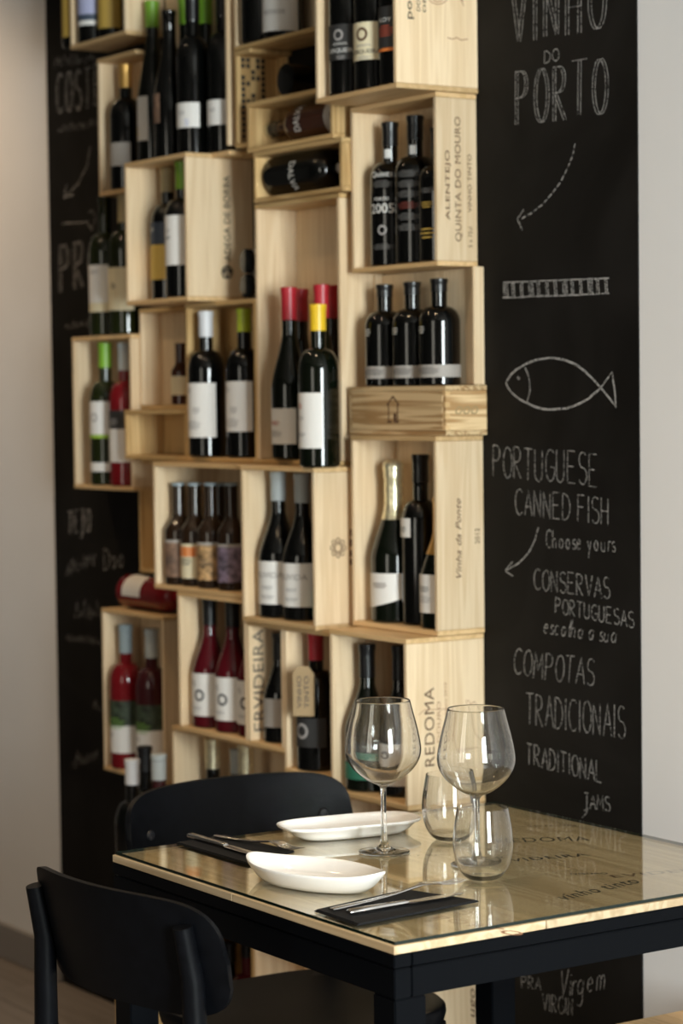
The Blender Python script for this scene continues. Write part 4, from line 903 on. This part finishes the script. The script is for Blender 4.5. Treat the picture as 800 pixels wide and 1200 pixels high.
# ------------------------------------------------------------------ plates
def plate(name, tipa, tipb, width, n_exp, label, height=.024, pinch=0):
    a, b = onZ(*tipa, TZ+height), onZ(*tipb, TZ+height)
    c = (a+b)/2; L_ = (b-a).length/2; ang = math.atan2(b.y-a.y, b.x-a.x)
    def outline(s, off, n=64):
        pts = []
        for i in range(n):
            t = 2*PI*i/n; cx, sn = math.cos(t), math.sin(t)
            x = math.copysign(abs(cx)**(2/n_exp), cx)*(L_*s-off); y = math.copysign(abs(sn)**(2/n_exp), sn)*(width/2*s-off)
            y *= 1-pinch*(x/L_)**2*.35
            pts.append((x, y))
        return pts
    # rings: underside centre -> foot -> outer wall -> rim -> inner wall -> inner floor
    rings = [(.05, 0, .0015), (.66, 0, .0015), (.70, 0, 0), (.74, 0, .0005), (.84, 0, .0065), (.93, 0, .0145), (.985, 0, height-.004), (1, 0, height-.001), (.998, .0004, height), (.985, .0012, height-.0002), (.965, .0020, height-.003), (.90, .0022, height-.010), (.80, .0022, .0085), (.70, .002, .0058), (.5, .001, .0050), (.05, 0, .0048)]
    v, f = [], []; n = 64
    for s, off, z in rings:
        for (x, y), (xt, yt_) in zip(outline(s, off), outline(1, 0)):
            up = 0
            if z > .006: up = pinch*.006*abs(xt/L_)**6*(z/height)
            v.append((x, y, z+up))
    for k in range(len(rings)-1):
        for i in range(n): j = (i+1) % n; f.append((k*n+i, k*n+j, (k+1)*n+j, (k+1)*n+i))
    f.append(tuple(range(n))); f.append(tuple(range((len(rings)-1)*n, len(rings)*n)))
    o = tag(mesh_obj(name, v, f, PORCELAIN, None, True, 60), label, 'plate'); o.location = (c.x, c.y, TZ+.0006); o.rotation_euler = (0, 0, ang); return o
plate('serving_dish', (329, 969), (487, 954.5), .100, 3.4, 'long white porcelain dish at the far side of the table, left of the wine glass', .020)
plate('serving_dish', (293, 1004), (447.5, 1028), .112, 2.3, 'boat-shaped white porcelain dish in the middle of the table, nearest of the two', .024, 1)

# ------------------------------------------------------------------ napkins and cutlery
def napkin(c4, label):
    P = [onZ(px, py, TZ+.003) for px, py in c4]; c = sum(P, Vector())/4
    r = thing('napkin', label, 'napkin', (c.x, c.y, TZ+.0006), 0, 'charcoal napkins under cutlery')
    for k in range(3):
        s = 1-.012*k; bm = bmesh.new(); z0 = .0001+k*.0011; z1 = z0+.0009
        v = [bm.verts.new(((p-c).x*s+.001*k, (p-c).y*s, z)) for z in (z0, z1) for p in P]
        for q in ((0, 3, 2, 1), (4, 5, 6, 7), (0, 1, 5, 4), (1, 2, 6, 5), (2, 3, 7, 6), (3, 0, 4, 7)): bm.faces.new([v[i] for i in q])
        bmesh.ops.subdivide_edges(bm, edges=bm.edges[:], cuts=3, use_grid_fill=True)
        bmesh.ops.recalc_face_normals(bm, faces=bm.faces)
        bm_obj('fold', bm, NAPKIN, r)
    return r
napkin([(368, 1066), (475, 1042), (561, 1055), (418, 1083)], 'folded charcoal napkin at the near side of the table, below the front tumbler')
napkin([(206, 987), (262, 978), (345, 997), (290, 1012)], 'folded charcoal napkin at the far left of the table, by the rear chair')
NZ = TZ+.0045
def cutlery_frame(a, b):
    A, Bq = onZ(*a, NZ), onZ(*b, NZ); return A, math.atan2(Bq.y-A.y, Bq.x-A.x), (Bq-A).length
def strip(stations, seg_c=6):
    """lofted bar: stations (x, half width, half thickness, z) with rounded section"""
    v, f = [], []; n = 10
    for x, wv, tv, z in stations:
        for k in range(n):
            q = 2*PI*k/n; cx, sn = math.cos(q), math.sin(q)
            v.append((x, wv*math.copysign(abs(cx)**.7, cx), z+tv*math.copysign(abs(sn)**.7, sn)))
    m = len(stations)
    for i in range(m-1):
        for k in range(n): j = (k+1) % n; f.append((i*n+k, i*n+j, (i+1)*n+j, (i+1)*n+k))
    f.append(tuple(range(n))); f.append(tuple(range((m-1)*n, m*n))); return v, f
def fork(a, b, label, L_=None, rz=0):
    A, ang, L0 = cutlery_frame(a, b); L_ = L_ or L0
    r = thing('fork', label, 'fork', (A.x, A.y, NZ), ang+rz, 'forks on the napkins')
    k = L_/.19
    v, f = strip([(0, .004, .0012, .0015), (.004*k, .0055, .0016, .0015), (.05*k, .0045, .0016, .002), (.09*k, .0032, .0015, .004), (.118*k, .0030, .0015, .0075), (.128*k, .005, .0012, .009), (.136*k, .010, .0009, .0095), (.146*k, .0115, .0008, .008), (.152*k, .0115, .0008, .0065)])
    mesh_obj('handle', v, f, CHROME, r, True, 60)
    for i in range(4):
        y = -.0092+.00613*i
        v, f = strip([(.151*k, .0018, .0008, .0067), (.165*k, .0014, .0008, .0045), (.18*k, .0012, .0007, .0045), (.19*k, .0006, .0005, .0065)])
        v = [(p[0], p[1]+y*(1-.1*(p[0]/k-.15)/.04), p[2]) for p in v]
        mesh_obj('tine', v, f, CHROME, r, True, 60)
    return r
def knife(a, b, label, L_=None):
    A, ang, L0 = cutlery_frame(a, b); L_ = L_ or L0; k = L_/.20
    r = thing('table_knife', label, 'knife', (A.x, A.y, NZ), ang, 'knives on the napkins')
    v, f = strip([(0, .005, .002, .003), (.004*k, .0068, .0032, .0035), (.05*k, .0060, .0032, .0035), (.092*k, .0050, .0028, .0035), (.096*k, .0058, .0032, .0035), (.10*k, .0045, .002, .0033)])
    mesh_obj('handle', v, f, CHROME, r, True, 60)
    v, f = strip([(.0995*k, .0045, .0012, .003), (.11*k, .0080, .0006, .003), (.16*k, .0088, .0005, .003), (.188*k, .0070, .0004, .003), (.20*k, .0015, .0003, .003)])
    mesh_obj('blade', v, f, CHROME, r, True, 60)
    return r
knife((408, 1072), (543, 1049), 'table knife on the near napkin, nearest the table edge', None)
fork((388, 1067), (541, 1035), 'fork on the near napkin with its tines towards the front tumbler')
knife((222, 981), (312, 1007), 'table knife on the far left napkin, nearest the table edge', .20)
fork((252, 980.5), (352, 999.5), 'fork on the far left napkin, between knife and rear chair')

# ------------------------------------------------------------------ chairs
def chair(loc, rz, label, bw=.44, bh=.130, top=.765, curve=.42, seatz=.45, lean=.05):
    """local: seat towards +Y, backrest at the origin"""
    r = thing('dining_chair', label, 'chair', loc, rz)
    # seat: rounded trapezoid with softened rim
    n = 56; out = []
    for i in range(n):
        t = 2*PI*i/n; cx, sn = math.cos(t), math.sin(t)
        x = math.copysign(abs(cx)**(2/3.2), cx)*.205; y = math.copysign(abs(sn)**(2/3.2), sn)*.185
        out.append((x*(1-.04*y/.2), y+.225))
    v, f = [], []; rings = [(.93, 0, seatz-.028), (.985, 0, seatz-.024), (1, 0, seatz-.012), (.995, 0, seatz-.004), (.975, 0, seatz), (.8, 0, seatz-.004), (.4, 0, seatz-.009)]
    for s, _, z in rings:
        for x, y in out: v.append((x*s, (y-.225)*s+.225, z))
    for k in range(len(rings)-1):
        for i in range(n): j = (i+1) % n; f.append((k*n+i, k*n+j, (k+1)*n+j, (k+1)*n+i))
    f.append(tuple(range(n))); f.append(tuple(range((len(rings)-1)*n, len(rings)*n)))
    mesh_obj('seat', v, f, BLACKWOOD, r, True, 50)
    # backrest: bent plywood with rounded ends
    nu, nv = 40, 8; th = .0055; half = bw/2/curve
    v, f = [], []
    zc = top-bh/2
    for side in (-1, 1):
        for i in range(nu+1):
            u = -1+2*i/nu; uu = math.copysign(1-(1-abs(u))**1.5, u); h = bh/2*(1-abs(uu)**7)**(1/3.0) if abs(uu) < 1 else 0
            a = uu*half
            for j in range(nv+1):
                vv = -1+2*j/nv; z = zc+h*vv+.004*(1-uu*uu)
                Rr = curve-side*th*(1 if abs(vv) < .99 else .8)
                v.append((Rr*math.sin(a), curve-Rr*math.cos(a)-(z-zc)*.22-.004, z))
    m = (nu+1)*(nv+1)
    idx = lambda s, i, j: s*m+i*(nv+1)+j
    for s in (0, 1):
        for i in range(nu):
            for j in range(nv): f.append((idx(s, i, j), idx(s, i+1, j), idx(s, i+1, j+1), idx(s, i, j+1)))
    for i in range(nu):
        for j in (0, nv): f.append((idx(0, i, j), idx(0, i+1, j), idx(1, i+1, j), idx(1, i, j)))
    for i in (0, nu):
        for j in range(nv): f.append((idx(0, i, j), idx(0, i, j+1), idx(1, i, j+1), idx(1, i, j)))
    br = mesh_obj('backrest', v, f, BLACKWOOD, r, True, 50)
    # rear posts run from the floor up behind the backrest, front legs splay slightly
    for sx in (-1, 1):
        x = sx*.165; ybk = curve-math.sqrt(curve**2-x*x)-th-.013
        tube('rear_leg', [(x*1.22, -.055, 0), (x*1.15, .005, .25), (x*1.06, .038, .46), (x*1.03, .022, .56), (x, ybk+.004, .68), (x, ybk-.010, top-.028)], [.013, .0155, .0165, .016, .0145, .0125], BLACKWOOD, r, 16)
        tube('front_leg', [(x*1.10, .395, 0), (x*.92, .36, seatz-.027)], [.0125, .0165], BLACKWOOD, r, 16)
        a_ = math.asin(min(1, x/curve))
        bolt = lathe('bolt', [(0, .003), (.003, .003), (.0034, .0042), (.0070, .0038), (.0085, 0), (0, 0)], plain('black_bolt', (.03, .03, .034), .3, metal=.4), r, 20)
        bolt.location = ((curve-th)*math.sin(a_), curve-(curve-th)*math.cos(a_)-.003, zc); bolt.rotation_euler = (-PI/2, 0, a_)
    box('side_rail', -.155, .155, .06, .078, seatz-.075, seatz-.03, BLACKWOOD, r, .003)
    box('side_rail', -.155, .155, .345, .363, seatz-.075, seatz-.03, BLACKWOOD, r, .003)
    box('side_rail', -.172, -.156, .08, .343, seatz-.075, seatz-.03, BLACKWOOD, r, .003)
    box('side_rail', .156, .172, .08, .343, seatz-.075, seatz-.03, BLACKWOOD, r, .003)
    return r
chair((.705, -1.145, 0), math.radians(6), 'black wooden chair nearest the camera, seen from behind its curved backrest', bh=.150, top=.776, bw=.42)
chair((.060, -.575, 0), -PI/2, 'black wooden chair at the far left side of the table, its backrest facing the plates')

# pale stool whose corner shows at the lower right
q = onZ(800, 1196, .45)
st = thing('wooden_stool', 'pale wooden stool at the lower right corner, by the white wall', 'stool', (q.x+.13, q.y+.05, 0))
box('seat', -.18, .18, -.15, .15, .425, .45, WX, st, .006, 3)
for sx in (-1, 1):
    for s2 in (-1, 1): tube('leg', [(sx*.165, s2*.135, 0), (sx*.145, s2*.115, .424)], [.012, .016], WZ, st)
    box('stretcher', sx*.152-.008, sx*.152+.008, -.108, .108, .16, .18, WY, st, .002)
